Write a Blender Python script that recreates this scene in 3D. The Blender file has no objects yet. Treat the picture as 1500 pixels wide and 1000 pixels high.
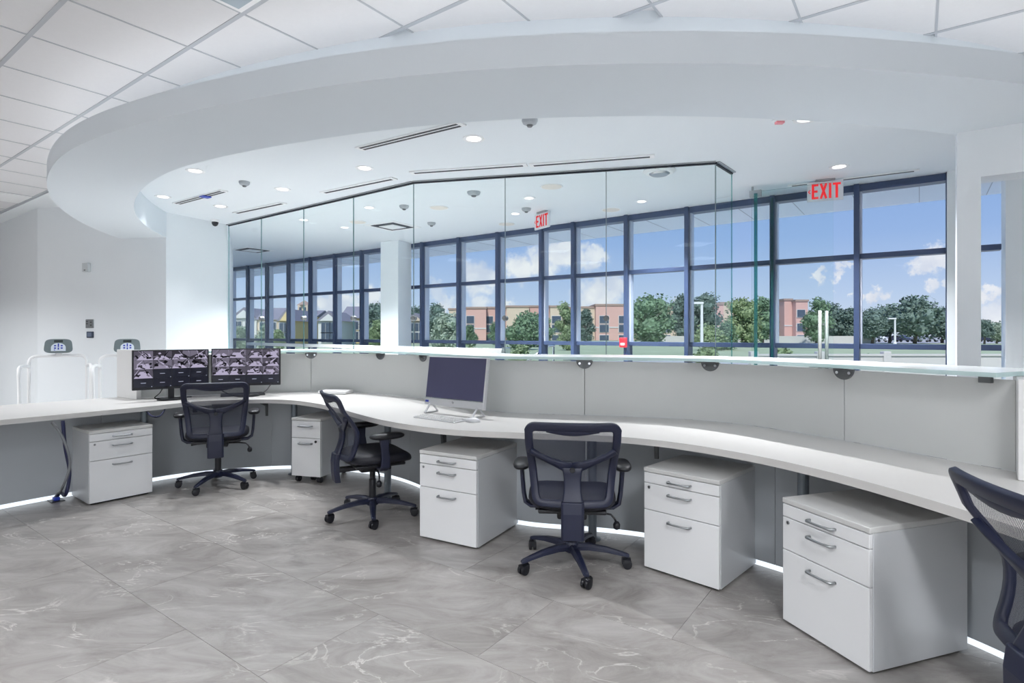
import bpy, bmesh, math, random
from mathutils import Vector, Matrix
random.seed(7)
R = math.radians
S = bpy.context.scene
COL = S.collection

# ------------------------------------------------------------------ camera
E, F, H0 = 1.35, 825.0, 489.0            # eye height (m), focal length (px of a 1500 frame), horizon row
cam_d = bpy.data.cameras.new('camera'); cam = bpy.data.objects.new('camera', cam_d); COL.objects.link(cam)
cam.location = (0, 0, E); cam.rotation_euler = (R(90), 0, 0)
cam_d.sensor_width = 36; cam_d.lens = 36*F/1500; cam_d.shift_y = -(500-H0)/1500
cam_d.clip_start = 0.05; cam_d.clip_end = 2000
S.camera = cam
S.view_settings.view_transform = 'Standard'; S.view_settings.look = 'None'
S.view_settings.gamma = 1.0; S.view_settings.use_curve_mapping = False
S.view_settings.exposure = 0.0
S.cycles.diffuse_bounces = 5; S.cycles.transparent_max_bounces = 16; S.cycles.max_bounces = 8; S.cycles.glossy_bounces = 3
S.cycles.sample_clamp_indirect = 6.0
S.cycles.use_denoising = True

def lin(c):
    c = c/255.0
    return c/12.92 if c <= 0.04045 else ((c+0.055)/1.055)**2.4
def rgb(r, g, b, a=1.0): return (lin(r), lin(g), lin(b), a)

# ------------------------------------------------------------------ world: blue sky with fair weather cumulus
WORLD_STRENGTH = 1.0
w = bpy.data.worlds.new('sky'); S.world = w; w.use_nodes = True
nt = w.node_tree; nt.nodes.clear()
def N(tree, t, **k):
    n = tree.nodes.new(t)
    for a, b in k.items(): setattr(n, a, b)
    return n
out = N(nt, 'ShaderNodeOutputWorld'); bg = N(nt, 'ShaderNodeBackground'); bg.inputs['Strength'].default_value = WORLD_STRENGTH
tc = N(nt, 'ShaderNodeTexCoord'); sep = N(nt, 'ShaderNodeSeparateXYZ')
nt.links.new(tc.outputs['Generated'], sep.inputs[0])
ramp = N(nt, 'ShaderNodeValToRGB')
els = ramp.color_ramp.elements
els[0].position = 0.0; els[0].color = rgb(214, 224, 238)
els[1].position = 0.30; els[1].color = rgb(128, 164, 218)
e = els.new(0.06); e.color = rgb(190, 209, 236)
e = els.new(0.15); e.color = rgb(155, 184, 228)
e = els.new(0.9); e.color = rgb(105, 145, 210)
nt.links.new(sep.outputs['Z'], ramp.inputs[0])
# cumulus: soft puffs at given bearings, their edges broken by noise
def dir_of(px, py):
    v = Vector(((px-750)/F, 1.0, (H0-py)/F)); return v.normalized()
puffs = [(700,410,34,0.9),(722,408,22,0.8),(655,447,26,0.9),(760,393,32,1),(790,385,34,1),(820,372,32,1.1),(845,378,30,1),(872,376,22,.9),
         (870,430,40,1),(900,425,26,.9),(845,440,24,.8),(700,450,24,.8),(745,447,18,.9),(640,425,22,.6),(1000,437,16,.6),(1283,434,15,1),(1262,434,10,.8),
         (1195,407,9,.9),(1228,402,12,.9),(1245,394,10,.8),(1220,425,6,.7),(1340,390,14,.9),(1365,382,20,.9),(1385,375,16,.9),(1362,418,14,.9),(1390,410,10,.8),
         (1440,432,16,1),(1460,425,14,.9),(1455,465,26,.8),(500,440,24,.9),(480,448,22,.9),(545,432,24,.9),(440,455,16,.6),(520,445,18,.8),
         (300,430,40,.9),(150,400,50,.9),(1650,400,50,.9),(1900,440,70,.9),(-150,430,60,.9)]
noise = N(nt, 'ShaderNodeTexNoise'); noise.inputs['Scale'].default_value = 34; noise.inputs['Detail'].default_value = 9; noise.inputs['Roughness'].default_value = .6
nt.links.new(tc.outputs['Generated'], noise.inputs['Vector'])
noff = N(nt, 'ShaderNodeVectorMath', operation='SUBTRACT'); noff.inputs[1].default_value = (.5,.5,.5)
nt.links.new(noise.outputs['Color'], noff.inputs[0])
nsc = N(nt, 'ShaderNodeVectorMath', operation='SCALE'); nsc.inputs['Scale'].default_value = 0.075
nt.links.new(noff.outputs[0], nsc.inputs[0])
nadd = N(nt, 'ShaderNodeVectorMath', operation='ADD')
nt.links.new(tc.outputs['Generated'], nadd.inputs[0]); nt.links.new(nsc.outputs[0], nadd.inputs[1])
acc = None
for (px, py, rad, amp) in puffs:
    d = dir_of(px, py)
    dist = N(nt, 'ShaderNodeVectorMath', operation='DISTANCE'); dist.inputs[1].default_value = d
    nt.links.new(nadd.outputs[0], dist.inputs[0])
    mr = N(nt, 'ShaderNodeMapRange'); mr.interpolation_type = 'SMOOTHSTEP'
    mr.inputs['From Min'].default_value = rad/F*0.92; mr.inputs['From Max'].default_value = rad/F*0.40
    mr.inputs['To Min'].default_value = 0; mr.inputs['To Max'].default_value = amp
    nt.links.new(dist.outputs['Value'], mr.inputs['Value'])
    if acc is None: acc = mr.outputs[0]
    else:
        mx = N(nt, 'ShaderNodeMath', operation='MAXIMUM'); nt.links.new(acc, mx.inputs[0]); nt.links.new(mr.outputs[0], mx.inputs[1]); acc = mx.outputs[0]
cl = N(nt, 'ShaderNodeClamp'); nt.links.new(acc, cl.inputs[0])
mixc = N(nt, 'ShaderNodeMix', data_type='RGBA'); nt.links.new(cl.outputs[0], mixc.inputs[0])
nt.links.new(ramp.outputs[0], mixc.inputs[6]); n9 = N(nt, 'ShaderNodeTexNoise'); n9.inputs['Scale'].default_value = 22; n9.inputs['Detail'].default_value = 6
nt.links.new(tc.outputs['Generated'], n9.inputs['Vector'])
cr9 = N(nt, 'ShaderNodeValToRGB'); cr9.color_ramp.elements[0].position = .35; cr9.color_ramp.elements[0].color = rgb(214, 219, 232); cr9.color_ramp.elements[1].position = .6; cr9.color_ramp.elements[1].color = rgb(246, 245, 246)
nt.links.new(n9.outputs['Fac'], cr9.inputs[0]); nt.links.new(cr9.outputs[0], mixc.inputs[7])
nt.links.new(mixc.outputs[2], bg.inputs['Color']); nt.links.new(bg.outputs[0], out.inputs[0])

# ------------------------------------------------------------------ sun (high, behind the building: lights the far facades and trees)
AX = Vector((0.81, -0.586, 0)).normalized()      # along the window wall, towards the right
BX = Vector((0.586, 0.81, 0)).normalized()       # out through the windows
sun_d = bpy.data.lights.new('sun', 'SUN'); sun = bpy.data.objects.new('sun', sun_d); COL.objects.link(sun)
sun_d.energy = 4.2; sun_d.angle = R(1.5); sun_d.color = (1, .96, .9)
sun.rotation_euler = Vector((0.15, 0.75, -0.95)).to_track_quat('-Z', 'Y').to_euler()

LAMP = 1.28     # overall scale of the room's lamps and the added fill lights

# ------------------------------------------------------------------ materials
MATS = {}
def mat(name, col, rough=.5, metal=0, spec=.5, noise=0, nscale=8, bump=0, bscale=200, coat=0, emis=None, estr=0):
    if name in MATS: return MATS[name]
    m = bpy.data.materials.new(name); m.use_nodes = True; t = m.node_tree
    p = t.nodes['Principled BSDF']
    p.inputs['Base Color'].default_value = col; p.inputs['Roughness'].default_value = rough
    p.inputs['Metallic'].default_value = metal; p.inputs['Specular IOR Level'].default_value = spec
    p.inputs['Coat Weight'].default_value = coat
    g = N(t, 'ShaderNodeTexCoord')
    if noise:
        n = N(t, 'ShaderNodeTexNoise'); n.inputs['Scale'].default_value = nscale; n.inputs['Detail'].default_value = 5
        t.links.new(g.outputs['Object'], n.inputs['Vector'])
        mr = N(t, 'ShaderNodeMapRange'); mr.inputs['To Min'].default_value = 1-noise; mr.inputs['To Max'].default_value = 1+noise
        t.links.new(n.outputs['Fac'], mr.inputs['Value'])
        mx = N(t, 'ShaderNodeVectorMath', operation='SCALE'); mx.inputs[0].default_value = col[:3]
        t.links.new(mr.outputs[0], mx.inputs['Scale']); t.links.new(mx.outputs[0], p.inputs['Base Color'])
    if bump:
        n = N(t, 'ShaderNodeTexNoise'); n.inputs['Scale'].default_value = bscale; n.inputs['Detail'].default_value = 3
        t.links.new(g.outputs['Object'], n.inputs['Vector'])
        b = N(t, 'ShaderNodeBump'); b.inputs['Strength'].default_value = bump; b.inputs['Distance'].default_value = .002
        t.links.new(n.outputs['Fac'], b.inputs['Height']); t.links.new(b.outputs[0], p.inputs['Normal'])
    if emis: p.inputs['Emission Color'].default_value = emis; p.inputs['Emission Strength'].default_value = estr
    MATS[name] = m
    return m

def glass_mat(name, tint, refl=1.0, haze=0.0, hazecol=(1,1,1,1)):
    m = bpy.data.materials.new(name); m.use_nodes = True; t = m.node_tree; t.nodes.clear()
    o = N(t, 'ShaderNodeOutputMaterial'); tr = N(t, 'ShaderNodeBsdfTransparent'); tr.inputs[0].default_value = tint
    gl = N(t, 'ShaderNodeBsdfGlossy'); gl.inputs['Roughness'].default_value = 0.0; gl.inputs[0].default_value = (.9, .97, .97, 1)
    fr = N(t, 'ShaderNodeLayerWeight'); fr.inputs['Blend'].default_value = .5          # thin pane: Schlick reflectance on both faces
    pw = N(t, 'ShaderNodeMath', operation='POWER'); pw.inputs[1].default_value = 5; t.links.new(fr.outputs['Facing'], pw.inputs[0])
    ml = N(t, 'ShaderNodeMath', operation='MULTIPLY_ADD'); ml.inputs[1].default_value = .96*refl; ml.inputs[2].default_value = .035*refl
    t.links.new(pw.outputs[0], ml.inputs[0])
    mx = N(t, 'ShaderNodeMixShader'); t.links.new(ml.outputs[0], mx.inputs[0])
    last = tr.outputs[0]
    if haze:
        df = N(t, 'ShaderNodeBsdfDiffuse'); df.inputs[0].default_value = hazecol
        hz = N(t, 'ShaderNodeMixShader'); hz.inputs[0].default_value = haze
        t.links.new(tr.outputs[0], hz.inputs[1]); t.links.new(df.outputs[0], hz.inputs[2]); last = hz.outputs[0]
    t.links.new(last, mx.inputs[1]); t.links.new(gl.outputs[0], mx.inputs[2]); t.links.new(mx.outputs[0], o.inputs[0])
    MATS[name] = m
    return m

def emit(name, col, s):
    m = bpy.data.materials.new(name); m.use_nodes = True; t = m.node_tree; t.nodes.clear()
    o = N(t, 'ShaderNodeOutputMaterial'); e = N(t, 'ShaderNodeEmission'); e.inputs[0].default_value = col; e.inputs[1].default_value = s
    t.links.new(e.outputs[0], o.inputs[0]); MATS[name] = m
    return m

def floor_mat():
    m = bpy.data.materials.new('grey_marble_tile'); m.use_nodes = True; t = m.node_tree; p = t.nodes['Principled BSDF']
    geo = N(t, 'ShaderNodeNewGeometry'); oi = N(t, 'ShaderNodeObjectInfo')
    sc = N(t, 'ShaderNodeVectorMath', operation='SCALE'); sc.inputs[0].default_value = (37, 91, 13); t.links.new(oi.outputs['Random'], sc.inputs['Scale'])
    ad = N(t, 'ShaderNodeVectorMath', operation='ADD'); t.links.new(geo.outputs['Position'], ad.inputs[0]); t.links.new(sc.outputs[0], ad.inputs[1])
    mp = N(t, 'ShaderNodeMapping'); mp.inputs['Rotation'].default_value = (0, 0, R(20)); mp.inputs['Scale'].default_value = (1, 2.2, 1); t.links.new(ad.outputs[0], mp.inputs[0])
    n1 = N(t, 'ShaderNodeTexNoise'); n1.inputs['Scale'].default_value = 2.1; n1.inputs['Detail'].default_value = 10; n1.inputs['Roughness'].default_value = .72; n1.inputs['Distortion'].default_value = 1.2
    t.links.new(mp.outputs[0], n1.inputs['Vector'])
    cr = N(t, 'ShaderNodeValToRGB'); ce = cr.color_ramp.elements
    ce[0].position = .28; ce[0].color = rgb(124, 119, 116); ce[1].position = .72; ce[1].color = rgb(174, 171, 169)
    x = ce.new(.5); x.color = rgb(153, 149, 146)
    t.links.new(n1.outputs['Fac'], cr.inputs[0])
    # pale veins: thin level lines of a warped noise, broken up by a second noise
    n2 = N(t, 'ShaderNodeTexNoise'); n2.inputs['Scale'].default_value = 1.5; n2.inputs['Detail'].default_value = 8; n2.inputs['Distortion'].default_value = 1.6; n2.inputs['Roughness'].default_value = .55
    t.links.new(mp.outputs[0], n2.inputs['Vector'])
    sb = N(t, 'ShaderNodeMath', operation='SUBTRACT'); sb.inputs[1].default_value = .5; t.links.new(n2.outputs['Fac'], sb.inputs[0])
    ab = N(t, 'ShaderNodeMath', operation='ABSOLUTE'); t.links.new(sb.outputs[0], ab.inputs[0])
    mr = N(t, 'ShaderNodeMapRange'); mr.inputs['From Min'].default_value = 0; mr.inputs['From Max'].default_value = .013; mr.inputs['To Min'].default_value = 1; mr.inputs['To Max'].default_value = 0
    t.links.new(ab.outputs[0], mr.inputs['Value'])
    n3 = N(t, 'ShaderNodeTexNoise'); n3.inputs['Scale'].default_value = 2.6; t.links.new(ad.outputs[0], n3.inputs['Vector'])
    m3 = N(t, 'ShaderNodeMapRange'); m3.inputs['From Min'].default_value = .48; m3.inputs['From Max'].default_value = .62; m3.inputs['To Max'].default_value = .7; t.links.new(n3.outputs['Fac'], m3.inputs['Value'])
    mu = N(t, 'ShaderNodeMath', operation='MULTIPLY'); t.links.new(mr.outputs[0], mu.inputs[0]); t.links.new(m3.outputs[0], mu.inputs[1])
    mx = N(t, 'ShaderNodeMix', data_type='RGBA'); t.links.new(mu.outputs[0], mx.inputs[0]); t.links.new(cr.outputs[0], mx.inputs[6]); mx.inputs[7].default_value = rgb(214, 211, 207)
    t.links.new(mx.outputs[2], p.inputs['Base Color'])
    p.inputs['Roughness'].default_value = .33; p.inputs['Specular IOR Level'].default_value = .45
    MATS['marble'] = m
    return m

def mesh_fabric():
    m = bpy.data.materials.new('open_mesh_weave'); m.use_nodes = True; t = m.node_tree; t.nodes.clear()
    o = N(t, 'ShaderNodeOutputMaterial'); tr = N(t, 'ShaderNodeBsdfTransparent')
    p = N(t, 'ShaderNodeBsdfPrincipled'); p.inputs['Base Color'].default_value = rgb(32, 37, 60); p.inputs['Roughness'].default_value = .7
    uv = N(t, 'ShaderNodeTexCoord'); sp = N(t, 'ShaderNodeSeparateXYZ'); t.links.new(uv.outputs['Object'], sp.inputs[0])
    hs = []
    for ax, s in (('X', 1), ('Z', 1)):
        a = N(t, 'ShaderNodeMath', operation='MULTIPLY'); a.inputs[1].default_value = 2*math.pi/0.0052; t.links.new(sp.outputs[ax], a.inputs[0])
        c = N(t, 'ShaderNodeMath', operation='SINE'); t.links.new(a.outputs[0], c.inputs[0]); hs.append(c)
    mul = N(t, 'ShaderNodeMath', operation='MULTIPLY'); t.links.new(hs[0].outputs[0], mul.inputs[0]); t.links.new(hs[1].outputs[0], mul.inputs[1])
    gt = N(t, 'ShaderNodeMath', operation='GREATER_THAN'); gt.inputs[1].default_value = 0.02; t.links.new(mul.outputs[0], gt.inputs[0])
    mx = N(t, 'ShaderNodeMixShader'); t.links.new(gt.outputs[0], mx.inputs[0]); t.links.new(p.outputs[0], mx.inputs[1]); t.links.new(tr.outputs[0], mx.inputs[2])
    t.links.new(mx.outputs[0], o.inputs[0]); MATS['meshfab'] = m
    return m

WHITE = mat('white_paint', rgb(240, 245, 249), .6, noise=.012, nscale=3)
CEILW = mat('white_ceiling_paint', rgb(241, 246, 250), .75)
RINGW = mat('soffit_paint', rgb(228, 235, 241), .7)
TILEW = mat('acoustic_tile', rgb(230, 230, 232), .9, noise=.02, nscale=40, bump=.25, bscale=250)
TEE = mat('tee_grid', rgb(186, 190, 196), .5)
LAM = mat('white_laminate', rgb(226, 226, 226), .38, noise=.008, nscale=5)
TOPW = mat('worktop_laminate', rgb(208, 206, 204), .33, noise=.01, nscale=20)
PANEL = mat('pale_grey_laminate', rgb(214, 216, 215), .42, noise=.01, nscale=3)
LOWP = mat('grey_laminate', rgb(176, 181, 186), .45, noise=.01, nscale=3)
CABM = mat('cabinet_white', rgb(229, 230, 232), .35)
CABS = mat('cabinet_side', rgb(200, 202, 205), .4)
CABT = mat('cabinet_top_woodgrain', rgb(206, 206, 205), .4, noise=.03, nscale=18)
STEEL = mat('brushed_steel', rgb(168, 171, 174), .32, metal=.9)
SATIN = mat('satin_steel', rgb(122, 126, 124), .6, metal=.4)
CHROME = mat('chrome', rgb(215, 218, 220), .12, metal=1)
ZINC = mat('grey_casting', rgb(112, 115, 117), .4, metal=.6)
GREYP = mat('grey_post', rgb(120, 128, 136), .4, metal=.4)
NAVY = mat('navy_plastic', rgb(25, 30, 54), .42, noise=.05, nscale=12)
SEATM = mat('black_upholstery', rgb(13, 15, 29), .55, noise=.1, nscale=30, bump=.3, bscale=500)
BLACK = mat('black_plastic', rgb(22, 23, 30), .4)
DARK = mat('dark_slot', rgb(34, 38, 48), .6)
FRAME = mat('blue_black_frame', rgb(58, 72, 104), .4, metal=.15)
LITSIDE = mat('painted_lit_side', rgb(196, 202, 218), .35, metal=.3)  # pale tone paints the light on the mullion sides
GRILLE = mat('grille_white', rgb(250, 251, 252), .45)
RED = mat('red_plastic', rgb(214, 40, 52), .4)
REDL = emit('exit_red', rgb(236, 52, 58), .95)
BLUE = mat('blue_plastic', rgb(38, 62, 176), .4)
CABLE = mat('black_cable', rgb(28, 28, 34), .5)
BLUEC = mat('blue_cable', rgb(22, 27, 66), .5)
GREYC = mat('grey_cable', rgb(110, 112, 116), .5)
GROUT = mat('grout', rgb(140, 136, 133), .9)
MARBLE = floor_mat()
MESHF = mesh_fabric()
PANE = glass_mat('window_glass', (.97, .985, 1, 1), .08)
PART = glass_mat('partition_glass', (.965, .988, .985, 1), .35)
TEAL = glass_mat('glass_edge', (.30, .62, .62, 1), .5, haze=.35, hazecol=rgb(60, 120, 122))
LEDGE = glass_mat('ledge_glass', (.93, .98, .98, 1), .5, haze=.9, hazecol=rgb(252, 253, 255))
LEDGEE = glass_mat('ledge_glass_edge', (.80, .95, .93, 1), .5, haze=.55, hazecol=rgb(226, 246, 245))
LED = emit('led_strip', (.84, .92, 1, 1), 1.25)
COVE = emit('cove_led', (1, .985, .97, 1), 4.2*LAMP)
LENS = emit('downlight_lens', (1, .99, .97, 1), 3.0)
FILL = emit('fill_lens', (.97, .985, 1, 1), 4.0)  # glowing face of the unseen added ceiling lights
BEIGE = mat('ceiling_speaker_cream', rgb(238, 232, 224), .5)

# ------------------------------------------------------------------ mesh helpers
class MB:
    def __init__(s): s.bm = bmesh.new(); s.M = Matrix.Identity(4); s.mi = 0
    def _add(s, verts, faces):
        vs = [s.bm.verts.new(s.M @ Vector(v)) for v in verts]
        for f in faces:
            try: fc = s.bm.faces.new([vs[i] for i in f]); fc.material_index = s.mi
            except ValueError: pass
        return s
    def box(s, x0, x1, y0, y1, z0, z1):
        return s._add([(x0,y0,z0),(x1,y0,z0),(x1,y1,z0),(x0,y1,z0),(x0,y0,z1),(x1,y0,z1),(x1,y1,z1),(x0,y1,z1)],
                      [(3,2,1,0),(4,5,6,7),(0,1,5,4),(1,2,6,5),(2,3,7,6),(3,0,4,7)])
    def prism(s, poly, z0, z1):
        n = len(poly)
        return s._add([(p[0],p[1],z0) for p in poly]+[(p[0],p[1],z1) for p in poly],
                      [tuple(reversed(range(n))), tuple(range(n,2*n))]+[(i,(i+1)%n,n+(i+1)%n,n+i) for i in range(n)])
    def prof(s, poly, x0, x1):             # (y,z) outline extruded along x
        n = len(poly)
        return s._add([(x0,p[0],p[1]) for p in poly]+[(x1,p[0],p[1]) for p in poly],
                      [tuple(range(n)), tuple(reversed(range(n,2*n)))]+[(i,n+i,n+(i+1)%n,(i+1)%n) for i in range(n)])
    def sweep(s, path, sect, closed=False):
        # path: list of (origin, side, up) frames; sect: list of (a,b)
        n = len(sect); v = []
        for o, a, b in path: v += [Vector(o)+Vector(a)*q[0]+Vector(b)*q[1] for q in sect]
        f = []; m = len(path)
        for i in range(m if closed else m-1):
            j = (i+1) % m
            for k in range(n): f.append((i*n+k, i*n+(k+1)%n, j*n+(k+1)%n, j*n+k))
        if not closed: f += [tuple(reversed(range(n))), tuple(range((m-1)*n, m*n))]
        return s._add(v, f)
    def tube(s, pts, r, n=8, closed=False):
        pts = [Vector(p) for p in pts]; m = len(pts)
        rs = r if isinstance(r, (list, tuple)) else [r]*m
        path = []; prev = None
        for i in range(m):
            if closed: d = pts[(i+1)%m]-pts[i-1]
            else: d = pts[min(i+1,m-1)]-pts[max(i-1,0)]
            d.normalize()
            if prev is None: a = d.orthogonal().normalized()
            else: a = (prev-d*prev.dot(d)).normalized()
            prev = a; b = d.cross(a)
            path.append((pts[i], a*rs[i], b*rs[i]))
        return s.sweep(path, [(math.cos(2*math.pi*k/n), math.sin(2*math.pi*k/n)) for k in range(n)], closed)
    def lathe(s, prof, n=20, axis='z', o=(0,0,0)):   # prof: (r, h)
        v = []; m = len(prof); o = Vector(o)
        for r, h in prof:
            for k in range(n):
                c, q = math.cos(2*math.pi*k/n)*r, math.sin(2*math.pi*k/n)*r
                v.append(o+Vector({'z':(c,q,h),'x':(h,c,q),'y':(q,h,c)}[axis]))
        f = [(i*n+k, i*n+(k+1)%n, (i+1)*n+(k+1)%n, (i+1)*n+k) for i in range(m-1) for k in range(n)]
        f += [tuple(reversed(range(n))), tuple(range((m-1)*n, m*n))]
        return s._add(v, f)
    def grid(s, fn, nu, nv, thick=0):
        v = [fn(i/nu, j/nv) for j in range(nv+1) for i in range(nu+1)]
        f = [(j*(nu+1)+i, j*(nu+1)+i+1, (j+1)*(nu+1)+i+1, (j+1)*(nu+1)+i) for j in range(nv) for i in range(nu)]
        return s._add(v, f)
    def mesh(s, name, mats, smooth=False):
        bmesh.ops.recalc_face_normals(s.bm, faces=s.bm.faces)
        me = bpy.data.meshes.new(name); s.bm.to_mesh(me); s.bm.free()
        for m in (mats if isinstance(mats, (list, tuple)) else [mats]): me.materials.append(m)
        if smooth:
            for p in me.polygons: p.use_smooth = True
        return me
    def build(s, name, mats, parent=None, smooth=False, bevel=0, loc=None, rot=None, seg=2):
        o = bpy.data.objects.new(name, s.mesh(name, mats, smooth)); COL.objects.link(o)
        fin(o, parent, bevel, loc, rot, seg)
        return o
def fin(o, parent=None, bevel=0, loc=None, rot=None, seg=2):
    if parent: o.parent = parent
    if loc is not None: o.location = loc
    if rot is not None: o.rotation_euler = rot if hasattr(rot, '__len__') else (0, 0, rot)
    if bevel:
        b = o.modifiers.new('bevel', 'BEVEL'); b.width = bevel; b.segments = seg; b.limit_method = 'ANGLE'; b.angle_limit = R(35)
def use(name, me, parent=None, loc=None, rot=None, bevel=0):
    o = bpy.data.objects.new(name, me); COL.objects.link(o); fin(o, parent, bevel, loc, rot); return o
def tag(o, label, cat=None, group=None, kind=None):
    o['label'] = label
    if cat: o['category'] = cat
    if group: o['group'] = group
    if kind: o['kind'] = kind
    return o
def thing(name, label, cat, loc=(0,0,0), rz=0, group=None, kind=None):
    o = bpy.data.objects.new(name, None); COL.objects.link(o); o.empty_display_size = .1
    o.location = loc; o.rotation_euler = (0,0,rz); tag(o, label, cat, group, kind); return o
def struct(o, label): o['kind'] = 'structure'; o['label'] = label; return o
def copy_tree(o, parent=None):
    c = o.copy(); COL.objects.link(c); c.parent = parent
    for ch in list(o.children): copy_tree(ch, c)
    return c

def at(px, py, z):                       # the point at height z seen in that direction
    d = F*(E-z)/(py-H0); return Vector(((px-750)*d/F, d, z))
def atd(px, d, z=0): return Vector(((px-750)*d/F, d, z))
def catmull(pts, n=8):
    P = [Vector(p[:2]) for p in pts]; o = []
    P = [2*P[0]-P[1]]+P+[2*P[-1]-P[-2]]
    for i in range(1, len(P)-2):
        a, b, c, d = P[i-1:i+3]
        for k in range(n):
            t = k/n
            o.append(.5*((2*b)+(c-a)*t+(2*a-5*b+4*c-d)*t*t+(3*b-a-3*c+d)*t**3))
    o.append(P[-2]); return o
def smooth_poly(p, it=3):
    for _ in range(it):
        p = [p[0]]+[(p[i-1]+2*p[i]+p[i+1])/4 for i in range(1, len(p)-1)]+[p[-1]]
    return p
def resample(p, step):
    L = [0]
    for i in range(1, len(p)): L.append(L[-1]+(p[i]-p[i-1]).length)
    n = max(2, int(L[-1]/step)); o = []; j = 0
    for k in range(n+1):
        s = L[-1]*k/n
        while j < len(p)-2 and L[j+1] < s: j += 1
        t = (s-L[j])/max(1e-9, L[j+1]-L[j]); o.append(p[j].lerp(p[j+1], t))
    return o
def offset(p, d):
    o = []
    for i in range(len(p)):
        t = (p[min(i+1,len(p)-1)]-p[max(i-1,0)]).normalized()
        o.append(p[i]+Vector((-t.y, t.x))*d)
    return o
def at_px(poly, px):                     # index of the curve point in that bearing (the nearest hit from the right end)
    k = (px-750)/F; best = None
    for i, p in enumerate(poly):
        e = abs(p.x/p.y-k)
        if best is None or e < best[0]: best = (e, i)
    return best[1]
def tangent(p, i): return (p[min(i+1,len(p)-1)]-p[max(i-1,0)]).normalized()
ANGA = math.atan2(AX.y, AX.x)

# ------------------------------------------------------------------ floor
ZT, ZC, ZR = 3.09, 2.95, 2.62
fl = MB().prism([(-14,-4),(9,-4),(9,2),(-9,15.2),(-14,15.2)], -.12, -.004).build('floor', GROUT)
struct(fl, 'grey veined marble tile floor')
cache = {}
rnd = random.Random(3)
TW, TH, GAP = 1.22, .61, .002
for r in range(-4, 14):
    b0 = 1.213+TH*(r-1); off = -2.11+(0 if r % 2 == 1 else .61)
    for c in range(-7, 7):
        a0 = off+TW*c; ctr = AX*(a0+TW/2)+BX*(b0+TH/2)
        if ctr.y < .9 or ctr.y > 7.6 or abs(ctr.x) > ctr.y*1.0+1.0: continue
        if ctr.x > 2.6 or ctr.x < -7: continue
        if 'ft' not in cache: cache['ft'] = MB().box(GAP/2, TW-GAP/2, GAP/2, TH-GAP/2, -.012, 0).mesh('floor_tile', MARBLE)
        p = AX*a0+BX*b0
        use('floor_tile', cache['ft'], fl, (p.x, p.y, 0), ANGA)
lf = MB().prism([(2.2,-.0),(8,-3),(8,2.7),(-9,15),(-9,9),(-2.5,7.4),(0,6),(2.0,4.6)], -.02, -.003).build('floor_field', MARBLE, fl)
of = MB().prism([(-14,-4),(9,-4),(9,0.2),(-8,0.2),(-8,9),(-14,9)], -.02, -.003).build('floor_field', MARBLE, fl)

# ------------------------------------------------------------------ ceilings
ce = MB().prism([(-14,-4),(9,-4),(9,3),(-8,14.6),(-14,14.6)], ZT+.03, ZT+.2).build('ceiling', TILEW)
struct(ce, 'suspended ceiling of square white acoustic tiles above the soffit')
# tile lattice: rows along AX; one main tee passes the point seen at (277,68)
g0 = at(277, 68, ZT); ga, gb = g0.dot(AX), g0.dot(BX); Tc = .61
# dropped soffit ring, plan curve of its outer foot
ring_px = [(1500,122),(1300,103),(1150,94.5),(1000,91),(767,97),(640,106),(500,122),(380,142),(267,165),(183,186.5),(120,208),(85,230),(68,258),(70,283),(90,307.5),(126,330),(171,348)]
ro = [at(x, y, ZR).xy for x, y in ring_px]
ro = [ro[0]+(ro[0]-ro[1]).normalized()*1.6+Vector((0,.35)), ro[0]+(ro[0]-ro[1]).normalized()*.8+Vector((0,.1))]+ro+[Vector((-5.32,7.9))]
ro = resample(smooth_poly(resample(catmull(ro, 8), .12), 14), .1)
ro = list(reversed(ro))                 # left to right: offset>0 points towards the lobby
RW = .64
ri = offset(ro, RW)
def inside_ring(p, m):                   # is p more than m inside the outer foot?
    b = min(range(len(ro)), key=lambda i: (ro[i]-p).length_squared)
    t = tangent(ro, b); return (p-ro[b]).dot(Vector((-t.y, t.x))) > m
tm = MB().box(.004, Tc-.004, .012, Tc-.012, ZT-.004, ZT+.02).mesh('ceiling_tile', TILEW)
cells = set(); borderb = at(68, 282, ZT).dot(BX)
nb_max = 4
for i in range(-16, 12):
    for j in range(-12, 16):
        a0, b0 = ga+i*Tc, gb+j*Tc
        c = AX*(a0+Tc/2)+BX*(b0+Tc/2)
        if c.y < .3 or abs(c.x)/c.y > 2.0: continue
        if F*(ZT-E)/c.y < 150 or F*(ZT-E)/(c.y+.5) > 900: continue
        if inside_ring(c.xy, .75): continue
        left_edge = at(35, 300, ZT)
        if c.x < -4 and c.dot(BX)+Tc/2 > at(35,299,ZT).dot(BX)+.1 and c.y > 5.8: continue
        if c.x < -9: continue
        cells.add((i, j))
lite_cells = set()
for i, j in sorted(cells):
    p = AX*(ga+i*Tc)+BX*(gb+j*Tc)
    use('ceiling_tile', tm, ce, (p.x, p.y, 0), ANGA)
# tee bars
t_long = {}
for i, j in cells:
    for k in (j, j+1): t_long.setdefault(('a', k), []).append(i)
    for k in (i, i+1): t_long.setdefault(('b', k), []).append(j)
for (d, k), idx in t_long.items():
    lo, hi = min(idx), max(idx)+1
    if d == 'a':
        p = AX*(ga+lo*Tc)+BX*(gb+k*Tc); m = MB().box(0, (hi-lo)*Tc, -.012, .012, ZT-.008, ZT+.03)
    else:
        p = AX*(ga+k*Tc)+BX*(gb+lo*Tc); m = MB().box(-.006, .006, 0, (hi-lo)*Tc, ZT-.0075, ZT+.03)
    m.build('tee_bar', TEE, ce, loc=(p.x, p.y, 0), rot=ANGA)
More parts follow.
